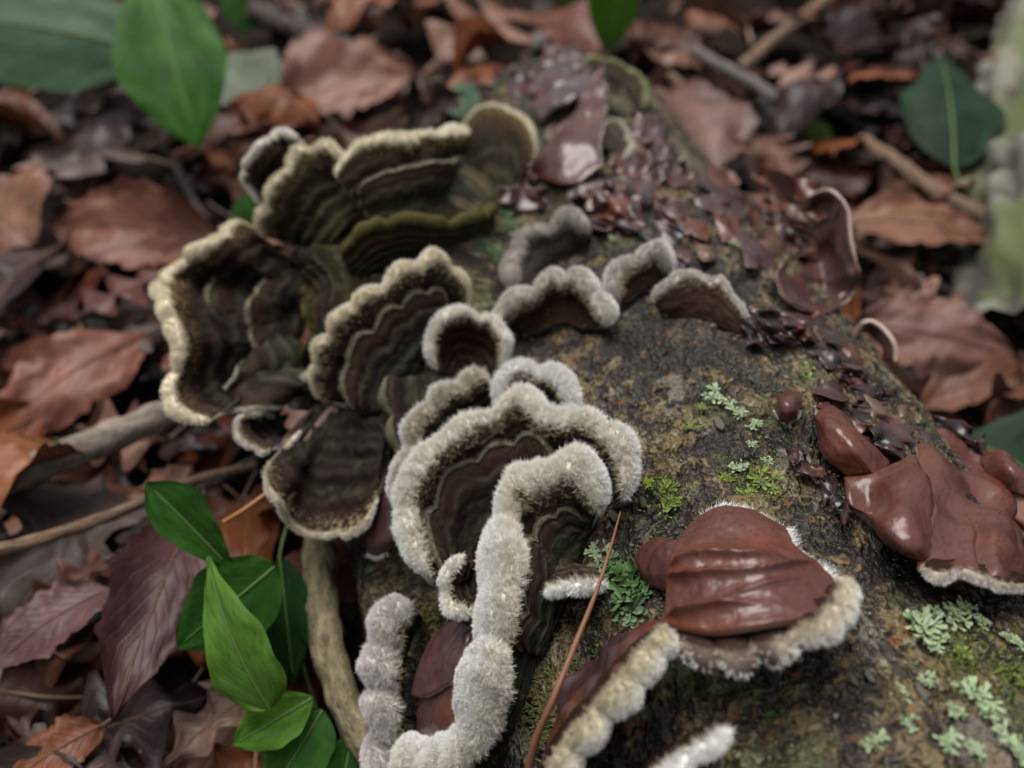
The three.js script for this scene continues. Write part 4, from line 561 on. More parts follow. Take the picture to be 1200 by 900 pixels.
// ------------------------------------------------------------------ shrivelled scraps on the log
const scrapMat = new THREE.MeshPhysicalMaterial({ vertexColors: true, roughness: 0.42, clearcoat: 0.35, clearcoatRoughness: 0.35 }); scrapMat.name = 'shrivelled_jelly';
{
  const r = rngOf(909);
  const SC = { black: [[0.014, 0.011, 0.012], [0.035, 0.026, 0.028]], purple: [[0.045, 0.022, 0.025], [0.085, 0.050, 0.055]], rust: [[0.11, 0.036, 0.018], [0.17, 0.060, 0.026]], tan: [[0.13, 0.085, 0.055], [0.22, 0.16, 0.11]] };
  const word = { black: 'blackish', purple: 'purple-brown', rust: 'rust-brown', tan: 'tan' };
  const spots = [ // px, py, half width, half height, colour, where
    [700, 262, 20, 9, 'purple', 0], [735, 262, 18, 10, 'purple', 0], [760, 278, 14, 10, 'black', 0], [790, 250, 20, 14, 'purple', 0], [812, 268, 16, 14, 'rust', 0], [832, 236, 20, 10, 'purple', 0], [850, 212, 18, 14, 'rust', 0], [872, 244, 22, 16, 'purple', 0], [885, 292, 18, 20, 'purple', 0], [905, 262, 26, 14, 'black', 0], [856, 268, 14, 16, 'rust', 0], [918, 232, 26, 12, 'rust', 0], [940, 250, 20, 10, 'tan', 0], [828, 296, 12, 8, 'tan', 0], [800, 305, 16, 12, 'purple', 0], [780, 232, 14, 8, 'tan', 0], [895, 214, 16, 8, 'rust', 0],
    [880, 388, 12, 16, 'black', 1], [902, 376, 22, 10, 'black', 1], [928, 372, 20, 10, 'purple', 1], [950, 380, 18, 14, 'black', 1], [960, 365, 10, 8, 'rust', 1], [978, 398, 18, 12, 'black', 1], [1000, 414, 16, 12, 'rust', 1], [994, 434, 18, 12, 'purple', 1],
    [975, 455, 20, 9, 'purple', 2], [1006, 462, 24, 12, 'black', 2], [1030, 480, 26, 12, 'tan', 2], [1010, 492, 22, 12, 'black', 2], [1052, 504, 24, 14, 'purple', 2], [1036, 514, 20, 12, 'black', 2], [1062, 482, 18, 12, 'tan', 2], [1026, 455, 18, 8, 'purple', 2], [972, 574, 12, 18, 'black', 2], [990, 594, 12, 16, 'black', 2], [950, 552, 18, 12, 'black', 2], [936, 540, 12, 10, 'purple', 2], [1098, 520, 26, 14, 'purple', 2], [1084, 508, 20, 14, 'purple', 2], [1116, 506, 26, 12, 'black', 2], [1140, 520, 18, 12, 'purple', 2], [1044, 524, 16, 10, 'purple', 2], [1018, 526, 14, 12, 'black', 2],
  ];
  for (let k = 0; k < 9; k++) { const f = r(), px = 690 + 260 * f + 30 * (r() - 0.5), py = 232 + 60 * r() + 20 * f - (f > 0.5 ? 22 : 0); spots.push([px, py, 20 + 16 * r(), 12 + 10 * r(), ['purple', 'black', 'rust', 'purple', 'tan'][Math.floor(r() * 5)], 0, 1]); }
  for (let k = 0; k < 12; k++) { const f = r(); spots.push([900 + 140 * f, 372 + 90 * f + 24 * (r() - 0.5), 11 + 12 * r(), 7 + 8 * r(), ['purple', 'black', 'black', 'rust'][Math.floor(r() * 4)], 1, 1]); }
  spots.forEach(([px, py, w, h, c, where, up], k) => {
    const rows = []; for (let i = 0; i < 4; i++) { rows.push([]); for (let j = 0; j < 4; j++) { const a = (j / 3 * 2 - 1) * w * (1 + 0.5 * (r() - 0.5)), b = (i / 3 * 2 - 1) * h * (1 + 0.5 * (r() - 0.5)), rim = (i === 0 || j === 0 || i === 3 || j === 3); rows[i].push([px + a * 0.95 + b * 0.25 + (rim ? 0.35 * w * (r() - 0.5) : 0), py + b + a * 0.25 + (rim ? 0.35 * h * (r() - 0.5) : 0), (rim ? 0.001 + 0.009 * r() * r() : 0.002 + 0.006 * r()) + (up ? 0.010 * (1 - i / 3) * r() : 0)]); } }
    const place = ['on the crest of the log behind the wavy white bracket', 'on the log shoulder by the drooping purple ear', 'among the right-hand jelly lobes'][where];
    jelly(`${word[c]} shrivelled jelly scrap ${place}`, { rows, nu: 26, nv: 26, th: 0.0007, wrinkle: 0.0026, freq: 95, glow: 0.6, c1: SC[c][0], c2: SC[c][1], mat: scrapMat, edgeW: 0.1, backC: SC[c][0], group: `${word[c]} scraps ${place}` }, 300 + k, 'shrivelled_jelly');
  });
}
// ------------------------------------------------------------------ lichen, moss and crumbs on the bark
const lichenMat = new THREE.MeshStandardMaterial({ vertexColors: true, roughness: 0.9, side: THREE.DoubleSide }); lichenMat.name = 'lichen';
function logNormal(p) { const e = 0.0008, f = (x, y, z) => logSdf(V(p.x + x, p.y + y, p.z + z)); return V(f(e, 0, 0) - f(-e, 0, 0), f(0, e, 0) - f(0, -e, 0), f(0, 0, e) - f(0, 0, -e)).normalize(); }
function lichen(label, group, px, py, sizePx, col, seed, upright = 0.5) {
  const c = L(px, py, 0), n = logNormal(c), size = sizePx / FPX * logD(px, py), r = rngOf(seed), gs = [], lobes = 9 + Math.floor(r() * 7), t = thing('lichen_tuft', label, 'lichen', group, c);
  const X = n.clone().cross(V(0.3, 0.2, 1)).normalize(), Y = n.clone().cross(X);
  for (let k = 0; k < lobes; k++) {
    const a = k / lobes * 6.283 + (r() - 0.5) * 0.9, d0 = X.clone().multiplyScalar(Math.cos(a)).addScaledVector(Y, Math.sin(a)), s0 = d0.clone().cross(n), len = size * (0.22 + 0.40 * r()), w = len * (0.13 + 0.10 * r()), fork = 2 + Math.floor(r() * 2), root = c.clone().addScaledVector(X, size * 0.5 * (r() - 0.5)).addScaledVector(Y, size * 0.5 * (r() - 0.5)).addScaledVector(n, 0.0002);
    for (let f = 0; f < fork; f++) {
      const turn = (f - (fork - 1) / 2) * 0.7 + (r() - 0.5) * 0.4, nu = 7, nv = 4, pos = [], cc = [], lift = upright * (0.25 + 0.6 * r()), l2 = len * (0.7 + 0.5 * r());
      for (let i = 0; i <= nu; i++) for (let j = 0; j <= nv; j++) {
        const q = i / nu, v = j / nv * 2 - 1, ww = w * (0.45 + 0.75 * q) * (i === nu ? 0.75 : 1), an = turn * sm(0.25, 0.8, q);
        const p = root.clone().addScaledVector(d0, l2 * q * Math.cos(an)).addScaledVector(s0, l2 * q * Math.sin(an) + v * ww * (1 + 0.35 * noise(q * 7, v * 2, seed + k))).addScaledVector(n, l2 * lift * q * q + ww * 0.6 * v * v + ww * 0.5 * noise(q * 5 + k, v * 2 + f, seed));
        pos.push(p.x, p.y, p.z); const m = 0.8 + 0.45 * r() - 0.25 * (1 - q); cc.push(col[0] * m, col[1] * m, col[2] * m);
      }
      gs.push(gridGeo(pos, cc, nu, nv));
    }
  }
  part('lobes', mergeGeometries(gs), lichenMat, t);
}
const GG = [0.27, 0.34, 0.20], YG = [0.15, 0.20, 0.035], BG = [0.11, 0.16, 0.085], LG = [0.06, 0.12, 0.03], LIME = [0.24, 0.36, 0.03];
[[838, 466, 22, GG, 'pale green lichen on the bare bark under the brown-fleshed bracket'], [866, 486, 16, GG, 'pale green lichen on the bare bark under the brown-fleshed bracket'], [884, 500, 12, GG, 'pale green lichen on the bare bark under the brown-fleshed bracket'],
  [890, 562, 22, YG, 'yellow-green lichen above the large folded jelly'], [876, 580, 16, YG, 'yellow-green lichen above the large folded jelly'], [906, 574, 12, YG, 'yellow-green lichen above the large folded jelly'], [780, 572, 16, YG, 'yellow-green lichen on the bark right of the big arch'], [788, 592, 14, YG, 'yellow-green lichen on the bark right of the big arch'], [760, 566, 8, LIME, 'tiny lime-green lichen beside the fur of the big arch'], [852, 560, 12, YG, 'yellow-green lichen above the large folded jelly'],
  [730, 690, 40, LG, 'leafy green lichen between the needle and the large folded jelly'], [745, 712, 34, BG, 'leafy green lichen between the needle and the large folded jelly'], [712, 662, 26, BG, 'leafy green lichen between the needle and the large folded jelly'], [728, 672, 22, LG, 'leafy green lichen between the needle and the large folded jelly'], [700, 648, 18, GG, 'leafy green lichen between the needle and the large folded jelly'], [752, 690, 24, LG, 'leafy green lichen between the needle and the large folded jelly'],
  [1082, 738, 32, GG, 'pale branching lichen below the broad jelly sheet'], [1118, 722, 24, GG, 'pale branching lichen below the broad jelly sheet'], [1136, 716, 20, GG, 'pale branching lichen below the broad jelly sheet'], [1100, 720, 16, GG, 'pale branching lichen below the broad jelly sheet'], [1096, 760, 16, GG, 'pale branching lichen below the broad jelly sheet'],
  [1142, 816, 30, GG, 'pale branching lichen low on the near bark'], [1090, 800, 16, GG, 'pale branching lichen low on the near bark'], [1066, 848, 14, GG, 'pale branching lichen low on the near bark'], [1196, 884, 30, GG, 'pale branching lichen low on the near bark'], [1140, 878, 16, GG, 'pale branching lichen low on the near bark'], [1196, 800, 16, YG, 'yellow-green lichen low on the near bark'], [1130, 768, 16, YG, 'yellow-green lichen low on the near bark'], [904, 838, 10, LG, 'small green lichen in the shade under the large folded jelly'],
  ...[[1104, 746], [1070, 726], [1150, 730], [1160, 836], [1118, 834], [1178, 868], [1052, 812], [1020, 870], [1186, 752], [1110, 870]].map(([a, b], k) => [a, b, 12 + (k * 7) % 13, GG, 'pale branching lichen low on the near bark']), ...[[824, 478], [852, 474], [880, 522], [812, 500], [900, 540], [866, 548]].map(([a, b], k) => [a, b, 8 + (k * 5) % 9, k % 3 ? GG : YG, k % 3 ? 'pale green lichen on the bare bark under the brown-fleshed bracket' : 'yellow-green lichen above the large folded jelly']),
  [943, 432, 13, LIME, 'bright lime lichen sprig above the round jelly button'], [946, 442, 9, LIME, 'bright lime lichen sprig above the round jelly button'],
  [602, 268, 22, BG, 'blue-green lichen between the grey velvety and the longest bracket'], [580, 300, 18, BG, 'blue-green lichen between the grey velvety and the longest bracket'], [590, 250, 16, BG, 'blue-green lichen between the grey velvety and the longest bracket'], [566, 290, 14, BG, 'blue-green lichen between the grey velvety and the longest bracket'],
  [858, 286, 14, GG, 'pale lichen among the scraps on the crest of the log'], [718, 280, 8, GG, 'pale lichen among the scraps on the crest of the log'], [848, 196, 12, YG, 'pale lichen among the scraps on the crest of the log'], [756, 220, 14, YG, 'yellow-green lichen by the flat purple jelly'],
  [744, 92, 20, GG, 'knobbly lichen on the hooked bracket at the far end'], [690, 82, 16, YG, 'knobbly lichen on the hooked bracket at the far end'], [755, 120, 14, YG, 'knobbly lichen on the hooked bracket at the far end'], [724, 84, 14, YG, 'knobbly lichen on the hooked bracket at the far end'],
].forEach(([x, y, s, c, lab], k) => lichen(lab, lab + 's', x, y, s * 1.35, c, 500 + k, s > 30 ? 0.6 : 0.35));
{
  const r = rngOf(31), crumbGeo = new THREE.IcosahedronGeometry(1, 1), q = crumbGeo.attributes.position; for (let i = 0; i < q.count; i++) { const k = 1 + 0.45 * noise(q.getX(i) * 1.7, q.getY(i) * 1.7, q.getZ(i) * 1.7); q.setXYZ(i, q.getX(i) * k, q.getY(i) * k * 0.6, q.getZ(i) * k); } crumbGeo.computeVertexNormals();
  const put = (name, geo, mat, list) => { const im = new THREE.InstancedMesh(geo, mat, list.length), o = logGroup.position; list.forEach(([p, n, s, c, st], i) => { const y = n, x = V(r() - 0.5, r() - 0.5, r() - 0.5).cross(y).normalize(), z = x.clone().cross(y), m = new THREE.Matrix4().makeBasis(x.multiplyScalar(s * (0.7 + 0.8 * r())), y.clone().multiplyScalar(s * st), z.multiplyScalar(s)); m.setPosition(p.x - o.x, p.y - o.y, p.z - o.z); im.setMatrixAt(i, m); im.setColorAt(i, new THREE.Color().setRGB(...c)); }); im.name = name; im.userData.kind = 'stuff'; shadows(im); logGroup.add(im); };
  const list = [], cols = [[0.16, 0.135, 0.075], [0.10, 0.075, 0.05], [0.22, 0.21, 0.14], [0.05, 0.04, 0.032], [0.15, 0.17, 0.08], [0.28, 0.26, 0.20]];
  for (let k = 0; k < 3000; k++) { const px = 620 + 580 * r(), py = 380 + 540 * Math.pow(r(), 0.85), p = L(px, py); if (logSdf(p) > 0.0005) continue; const d = fbm(p.x * 70, p.y * 70, p.z * 70, 3); if (d < -0.05 + 0.15 * (r() - 0.5)) continue; list.push([p, logNormal(p), 0.00016 + 0.00042 * r() * r() * r(), cols[Math.floor(Math.pow(r(), 1.3) * cols.length)].map(v => v * 0.55), 0.6]); }
  put('bark_crumb', crumbGeo, new THREE.MeshStandardMaterial({ roughness: 0.9 }), list);
  // moss cushions: tiny pointed leaves
  const leaf = new THREE.ConeGeometry(0.28, 1, 4, 2); leaf.translate(0, 0.5, 0); const ml = [];
  for (const [cx, cy, sp, n, c, sc] of [[786, 580, 14, 220, YG, 0.0011], [880, 570, 26, 420, YG, 0.0010], [770, 650, 20, 200, [0.10, 0.14, 0.03], 0.0010], [640, 790, 34, 900, [0.10, 0.095, 0.025], 0.0013], [650, 850, 26, 500, [0.07, 0.075, 0.022], 0.0013], [900, 480, 26, 160, [0.14, 0.15, 0.04], 0.0008], [500, 730, 20, 400, [0.13, 0.13, 0.03], 0.0012], [1130, 770, 22, 260, [0.14, 0.17, 0.03], 0.0010], [1180, 790, 16, 160, YG, 0.0010], [760, 420, 50, 160, [0.14, 0.13, 0.05], 0.0008], [560, 280, 40, 500, [0.07, 0.085, 0.03], 0.0012], [640, 230, 40, 400, [0.08, 0.09, 0.03], 0.0012], [960, 620, 30, 120, [0.08, 0.09, 0.03], 0.0009], [720, 720, 30, 300, [0.07, 0.10, 0.03], 0.0010], [900, 850, 60, 160, [0.06, 0.09, 0.03], 0.0009]])
    for (let k = 0; k < n; k++) { const g = () => (r() + r() + r() - 1.5) * 1.1, p = L(cx + sp * 1.7 * g() * (0.4 + r()), cy + sp * 1.7 * g() * (0.4 + r()), 0), nn = logNormal(p).add(V(r() - 0.5, r() - 0.5, r() - 0.5).multiplyScalar(1.3)).normalize(), m = 0.7 + 0.6 * r(); ml.push([p, nn, sc * (0.5 + 0.6 * r()), c.map(v => v * m * 0.7), 1.2]); }
  put('moss', leaf, new THREE.MeshStandardMaterial({ roughness: 0.85 }), ml);
}
// brown conifer needle lying across the cluster
{
  const pts = [[727, 600, 0.008], [716, 640, 0.014], [700, 690, 0.018], [672, 760, 0.024], [648, 820, 0.026], [628, 866, 0.024], [620, 900, 0.020]].map(a => L(...a)), g = tube(pts, 0.00022, 0.00085, 40, 6, 3, 0.2), t = shadows(new THREE.Mesh(g, new THREE.MeshStandardMaterial({ color: new THREE.Color().setRGB(0.16, 0.065, 0.03), roughness: 0.6 })));
  t.name = 'brown_needle'; t.userData = { label: 'thin reddish-brown needle lying across the front brackets', category: 'needle' }; scene.add(t);
}
console.log('small done');

// ------------------------------------------------------------------ chosen leaves of the litter
const hero = [ // foot px, py, height; tip px, py, height; half width; tilt of the face; colour; kind; label
  [325, 128, 0.02, 492, 92, 0.03, 0.34, 0.2, 'pale pinkish tan', 'beech', 'pale tan leaf lying behind the scalloped olive brackets', { c1: [0.27, 0.14, 0.095], c2: [0.20, 0.10, 0.075] }],
  [498, 88, 0.02, 622, 14, 0.03, 0.42, 0.1, 'pale pinkish tan', 'oak', 'pale lobed oak leaf behind the longest bracket', { c1: [0.34, 0.21, 0.155], c2: [0.25, 0.14, 0.10], nu: 40 }],
  [535, 90, 0.02, 604, 62, 0.03, 0.36, -0.3, 'orange-brown', 'oval', 'curled bright orange leaf in front of the pale oak leaf', { curl: 0.3, edgeCurl: 0.9, c1: [0.24, 0.075, 0.025] }],
  [345, 140, 0.025, 196, 186, 0.02, 0.17, 0.3, 'reddish brown', 'beech', 'dark rusty narrow leaf under the tip of the green arum leaf', { c1: [0.13, 0.040, 0.018], c2: [0.08, 0.026, 0.014] }],
  [168, 176, 0.02, 30, 240, 0.03, 0.34, 0.1, 'grey-brown', 'maple', 'dull grey-brown lobed leaf below the green arum leaves', { c1: [0.125, 0.095, 0.082] }],
  [262, 286, 0.03, 56, 262, 0.035, 0.24, -0.5, 'mid brown', 'beech', 'pinkish leaf with an orange upper edge left of the ear-shaped bracket', { c1: [0.26, 0.12, 0.085], c2: [0.17, 0.07, 0.05], edgeCurl: 0.5 }],
  [215, 318, 0.03, 84, 392, 0.025, 0.36, 0.2, 'reddish brown', 'oak', 'reddish lobed leaf beside the ear-shaped bracket', { c1: [0.12, 0.05, 0.042] }],
  [172, 392, 0.035, -20, 520, 0.03, 0.24, -0.2, 'orange-brown', 'beech', 'big orange-pink leaf lying above the pale twig', { c1: [0.26, 0.105, 0.07], c2: [0.18, 0.075, 0.055] }],
  [70, 290, 0.035, -30, 420, 0.035, 0.38, 0.2, 'dark purple-brown', 'maple', 'blackish purple leaf at the log-less side beside the pinkish leaf', {}],
  [-20, 232, 0.04, 44, 292, 0.04, 0.5, 0.3, 'mid brown', 'oval', 'brown leaf edge beside the grey-brown lobed leaf', {}],
  [104, 548, 0.04, -16, 632, 0.045, 0.32, 0.3, 'orange-brown', 'oval', 'curled orange leaf under the pale twig', { curl: 0.35, edgeCurl: 0.8, c1: [0.32, 0.135, 0.055], c2: [0.22, 0.09, 0.04] }],
  [232, 596, 0.05, 132, 850, 0.05, 0.19, -0.25, 'dark purple-brown', 'beech', 'tall dark maroon leaf beside the evergreen sprig', { c1: [0.085, 0.036, 0.036], c2: [0.055, 0.028, 0.030], wave: 0.1 }],
  [130, 690, 0.045, -10, 790, 0.04, 0.3, 0.2, 'dark purple-brown', 'beech', 'mauve leaf under the tall maroon leaf', { c1: [0.13, 0.07, 0.068], c2: [0.09, 0.045, 0.045] }],
  [150, 640, 0.035, 30, 740, 0.03, 0.3, -0.2, 'mid brown', 'oak', 'brown oak leaf between the thin twig and the mauve leaf', { c1: [0.15, 0.06, 0.045] }],
  [300, 812, 0.03, 190, 905, 0.03, 0.36, 0.2, 'grey-brown', 'maple', 'crumpled grey-tan leaf beneath the evergreen sprig', { c1: [0.20, 0.13, 0.095], c2: [0.10, 0.06, 0.045], wave: 0.2 }],
  [120, 850, 0.03, 10, 920, 0.03, 0.3, 0.0, 'orange-brown', 'beech', 'rusty leaf next to the crumpled grey-tan leaf', { c1: [0.16, 0.065, 0.035] }],
  [985, 262, 0.03, 1166, 290, 0.025, 0.26, -0.2, 'mid brown', 'beech', 'tan-brown curved leaf behind the drooping purple ear', { c1: [0.26, 0.125, 0.075], c2: [0.16, 0.075, 0.048] }],
  [1000, 380, 0.03, 1190, 420, 0.03, 0.30, 0.3, 'pale pinkish tan', 'beech', 'pink-brown wavy leaf beside the log under the tan-brown one', { c1: [0.20, 0.105, 0.082], c2: [0.14, 0.072, 0.058], wave: 0.16 }],
  [1060, 420, 0.02, 1180, 470, 0.02, 0.30, 0.1, 'mid brown', 'oak', 'tawny leaf under the pink-brown wavy leaf', { c1: [0.20, 0.105, 0.06] }],
  [1004, 128, 0.02, 900, 88, 0.025, 0.44, 0.1, 'pale pinkish tan', 'oak', 'pale pink lobed leaf right of the grey twig', { c1: [0.33, 0.215, 0.175], c2: [0.26, 0.16, 0.13] }],
  [838, 205, 0.03, 770, 104, 0.03, 0.3, 0.2, 'mid brown', 'beech', 'pinkish brown leaf touching the far end of the log', { c1: [0.19, 0.11, 0.088], c2: [0.13, 0.075, 0.062] }],
  [930, 226, 0.03, 872, 158, 0.03, 0.34, 0.2, 'mid brown', 'oak', 'brown leaf scrap behind the crest scraps', { c1: [0.17, 0.09, 0.065] }],
  [700, 62, 0.02, 640, 20, 0.02, 0.4, 0, 'reddish brown', 'beech', 'reddish leaf behind the far jelly ears', {}],
  [420, 60, 0.02, 330, 74, 0.02, 0.4, 0, 'pale pinkish tan', 'beech', 'pinkish round leaf left of the pale oak leaf', { c1: [0.24, 0.14, 0.115] }],
  [800, 40, 0.02, 880, 22, 0.02, 0.4, 0, 'orange-brown', 'maple', 'orange-brown lobed leaf behind the grey twig', { c1: [0.2, 0.09, 0.045] }],
  [470, 168, 0.075, 545, 112, 0.085, 0.24, 0.4, 'dark purple-brown', 'maple', 'curled blackish leaf perched behind the longest bracket', { edgeCurl: 0.8, curl: 0.2, c1: [0.055, 0.036, 0.034] }],
];
hero.forEach(([ax, ay, ya, bx, by, yb, hw, roll, c, kind, label, o], k) => {
  const A = G(ax, ay, ya), Bp = G(bx, by, yb), d = Bp.clone().sub(A), len = d.length(), s = d.clone().normalize().cross(UP);
  const n = V(0, 1, 0.25).addScaledVector(s, roll).normalize(), r = rngOf(7000 + k);
  leafThing('dead_leaf', label, undefined, A, Bp, n, len * hw, kind, 7000 + k, { c1: DEAD[c][0], c2: DEAD[c][1], fold: 0.3 * (r() - 0.3), curl: 0.1, tipCurl: 0.15 * (r() - 0.3), edgeCurl: 0.3 * (r() - 0.3), wave: 0.12, ragged: 0.18, dim: 0.86, nu: 36, nv: 12, ...o });
});
// green leaves
const GR = { arum: [[0.022, 0.105, 0.006], [0.05, 0.175, 0.014]], grey: [[0.085, 0.155, 0.085], [0.12, 0.20, 0.115]], ivy: [[0.010, 0.034, 0.013], [0.03, 0.07, 0.034]], sprig: [[0.05, 0.155, 0.020], [0.075, 0.20, 0.035]], deep: [[0.030, 0.105, 0.014], [0.045, 0.135, 0.02]], bright: [[0.10, 0.26, 0.025], [0.13, 0.31, 0.04]] };
function greenLeaf(name, label, A, Bp, n, hw, kind, seed, c, o = {}) { return leafThing(name, label, undefined, A, Bp, n, hw, kind, seed, { c1: GR[c][0], c2: GR[c][1], mat: greenMat, stalk: greenStalkMat, wave: 0.03, fold: 0.2, curl: 0.06, nu: 32, nv: 14, ...o }); }
greenLeaf('arum_leaf', 'bright green arum leaf hanging with its tip down, glossy edge', P(168, -60, 0.52), P(232, 172, 0.47), V(0.25, 0.5, 0.8), 0.029, 'drop', 801, 'arum', { fold: 0.18, stalkLen: 1.5 });
greenLeaf('arum_leaf', 'grey-green broad arum leaf spread flat beside the hanging one', P(178, 60, 0.53), P(-110, 20, 0.55), V(0.05, 0.9, 0.7), 0.036, 'oval', 802, 'grey', { fold: -0.15 });
greenLeaf('ivy_leaf', 'pale variegated ivy leaf near the arum leaf tip', G(318, 130, 0.02), G(252, 66, 0.03), V(0, 1, 0.5), 0.03, 'ivy', 803, 'grey', { c1: [0.16, 0.20, 0.14], c2: [0.26, 0.30, 0.23] });
greenLeaf('ivy_leaf', 'small blue-green ivy leaf poking up behind the longest bracket', P(548, 140, 0.45), P(536, 96, 0.47), V(0, 0.5, 1), 0.011, 'ivy', 804, 'grey', { c1: [0.06, 0.12, 0.085] });
greenLeaf('grass_blade', 'bright lime grass blade standing at the back', P(712, 58, 0.66), P(716, -90, 0.62), V(0.2, 0.4, 0.9), 0.020, 'beech', 805, 'bright', {});
greenLeaf('grass_blade', 'thin green grass blade left of the lime one', P(664, 60, 0.75), P(662, -60, 0.72), V(0.2, 0.4, 0.9), 0.007, 'beech', 806, 'sprig', { bare: true });
greenLeaf('grass_blade', 'narrow green blade behind the pinkish round leaf', P(392, 66, 0.78), P(402, -40, 0.76), V(0.2, 0.4, 0.9), 0.008, 'beech', 807, 'sprig', { bare: true });
greenLeaf('grass_blade', 'narrow green blade beside the arum leaf', P(290, 40, 0.72), P(262, -30, 0.72), V(0.2, 0.6, 0.9), 0.012, 'beech', 808, 'deep', { bare: true });
greenLeaf('ivy_leaf', 'dark green ivy leaf with a grey sheen against the mossy root', G(1118, 196, 0.03), G(1100, 66, 0.05), V(-0.1, 1, 0.5), 0.030, 'ivy', 809, 'ivy', { fold: -0.1 });
greenLeaf('ivy_leaf', 'dark ivy leaf in the shadow beside the broad jelly sheet', G(1215, 560, 0.03), G(1128, 512, 0.03), V(-0.1, 1, 0.3), 0.028, 'ivy', 810, 'ivy', {});
greenLeaf('ivy_leaf', 'tiny bright green shoot among the twigs behind the log', G(956, 165, 0.02), G(966, 142, 0.03), V(0, 1, 0.5), 0.008, 'oval', 811, 'bright', { bare: true });
greenLeaf('ivy_leaf', 'small dark green leaf squeezed between the ear-shaped and stepping brackets', P(300, 262, 0.37), P(288, 226, 0.37), V(0, 0.5, 1), 0.008, 'oval', 812, 'deep', { bare: true });
{ // the evergreen sprig in the lower left
  const t = thing('evergreen_sprig', 'evergreen sprig of broad glossy green leaves beside the mossy stem', 'plant', undefined, P(345, 860, 0.265));
  const lf = (a, b, n, hw, kind, seed, c, o = {}) => { const g = leafGeo(a, b, n, hw, kind, seed, { c1: GR[c][0], c2: GR[c][1], green: 1, wave: 0.05, fold: 0.25, curl: 0.06, nu: 34, nv: 14, ...o }), m = part('leaf', g.geo, greenMat, t); const rib = tube(g.mids.slice(0, -3), 0.00035, 0.00015, 14, 5); rib.translate(-t.position.x, -t.position.y, -t.position.z); const rm = shadows(new THREE.Mesh(rib, greenStalkMat)); rm.name = 'midrib'; m.add(rm); };
  lf(P(276, 672, 0.253), P(172, 566, 0.247), V(0.35, 0.7, 0.5), 0.0085, 'drop', 821, 'deep', { fold: 0.5, c1: [0.035, 0.11, 0.016] });
  lf(P(322, 664, 0.255), P(208, 758, 0.250), V(0.25, 0.75, 0.6), 0.0125, 'oval', 822, 'deep', { fold: 0.1 });
  lf(P(316, 830, 0.236), P(244, 652, 0.240), V(-0.1, 0.62, 0.75), 0.0112, 'arrow', 823, 'sprig', { fold: 0.35, edgeCurl: -0.3, curl: 0.1, c1: [0.105, 0.24, 0.022], c2: [0.15, 0.31, 0.05] });
  lf(P(366, 818, 0.246), P(272, 874, 0.242), V(0.2, 0.9, 0.5), 0.0075, 'beech', 824, 'bright', { c1: [0.11, 0.26, 0.02] });
  lf(P(328, 654, 0.268), P(344, 800, 0.266), V(0.3, 0.65, 0.7), 0.0075, 'oval', 825, 'deep', { c1: [0.016, 0.06, 0.012], c2: [0.022, 0.075, 0.016] });
  lf(P(378, 832, 0.248), P(314, 934, 0.243), V(0.2, 0.75, 0.6), 0.0092, 'oval', 826, 'sprig', { c1: [0.04, 0.13, 0.02] });
  lf(P(412, 862, 0.250), P(398, 930, 0.245), V(0.3, 0.6, 0.7), 0.006, 'oval', 827, 'deep', {});
  part('stem', tube([P(404, 960, 0.275), P(376, 850, 0.275), P(350, 760, 0.278), P(326, 690, 0.276), P(330, 640, 0.278), P(342, 600, 0.285)], 0.0008, 0.0005, 30, 7), greenStalkMat, t);
  part('stem', tube([P(262, 612, 0.257), P(285, 598, 0.257), P(318, 574, 0.261)], 0.0007, 0.0006, 12, 6), new THREE.MeshStandardMaterial({ color: new THREE.Color().setRGB(0.26, 0.11, 0.03), roughness: 0.6 }), t, 'orange young stem');
}
// twigs and stems
const barkTex = (() => { const n = 512, d = new Uint8Array(n * n * 4), b = new Uint8Array(n * n * 4); for (let j = 0; j < n; j++) for (let i = 0; i < n; i++) { const a = i / n * 6.2832, x = Math.cos(a) * 1.6, z = Math.sin(a) * 1.6, y = j / n * 14, m = fbm(x * 1.2, y, z * 1.2, 5), f = noise(x * 7, y * 4, z * 7), k = (j * n + i) * 4, l = clamp(0.55 + 0.8 * m + 0.25 * f, 0.05, 1) * 255; d[k] = d[k + 1] = d[k + 2] = l; d[k + 3] = 255; b[k] = b[k + 1] = b[k + 2] = clamp(0.5 + 0.6 * m + 0.3 * f, 0, 1) * 255; b[k + 3] = 255; } const mk = dd => { const t = new THREE.DataTexture(dd, n, n); t.magFilter = t.minFilter = THREE.LinearFilter; t.wrapS = t.wrapT = THREE.RepeatWrapping; t.needsUpdate = true; return t; }; return [mk(d), mk(b)]; })();
const twigMat = c => new THREE.MeshStandardMaterial({ color: new THREE.Color().setRGB(...c), map: barkTex[0], bumpMap: barkTex[1], bumpScale: 0.0008, roughness: 0.85 });
const twigMats = { pale: twigMat([0.30, 0.25, 0.20]), tan: twigMat([0.24, 0.15, 0.095]), grey: twigMat([0.20, 0.175, 0.16]), dark: twigMat([0.06, 0.042, 0.036]), moss: twigMat([0.26, 0.22, 0.12]) };
function twig(label, pts, r0, r1, mat, seed, name = 'twig', cat = 'twig') { const m = shadows(new THREE.Mesh(tube(pts, r0, r1, 40, 12, seed, 0.25), twigMats[mat])); m.name = numbered(name); m.userData = { label, category: cat }; scene.add(m); return m; }
twig('thick pale peeling twig passing under the ear-shaped bracket', [G(-40, 580, 0.05), G(60, 540, 0.05), G(140, 508, 0.052), G(225, 474, 0.05), G(300, 450, 0.045)], 0.0058, 0.0052, 'pale', 1);
twig('thin tan twig crossing the curled orange leaf', [G(-20, 650, 0.055), G(60, 628, 0.055), G(135, 602, 0.05), G(220, 566, 0.045), G(300, 545, 0.04)], 0.0022, 0.0016, 'tan', 2);
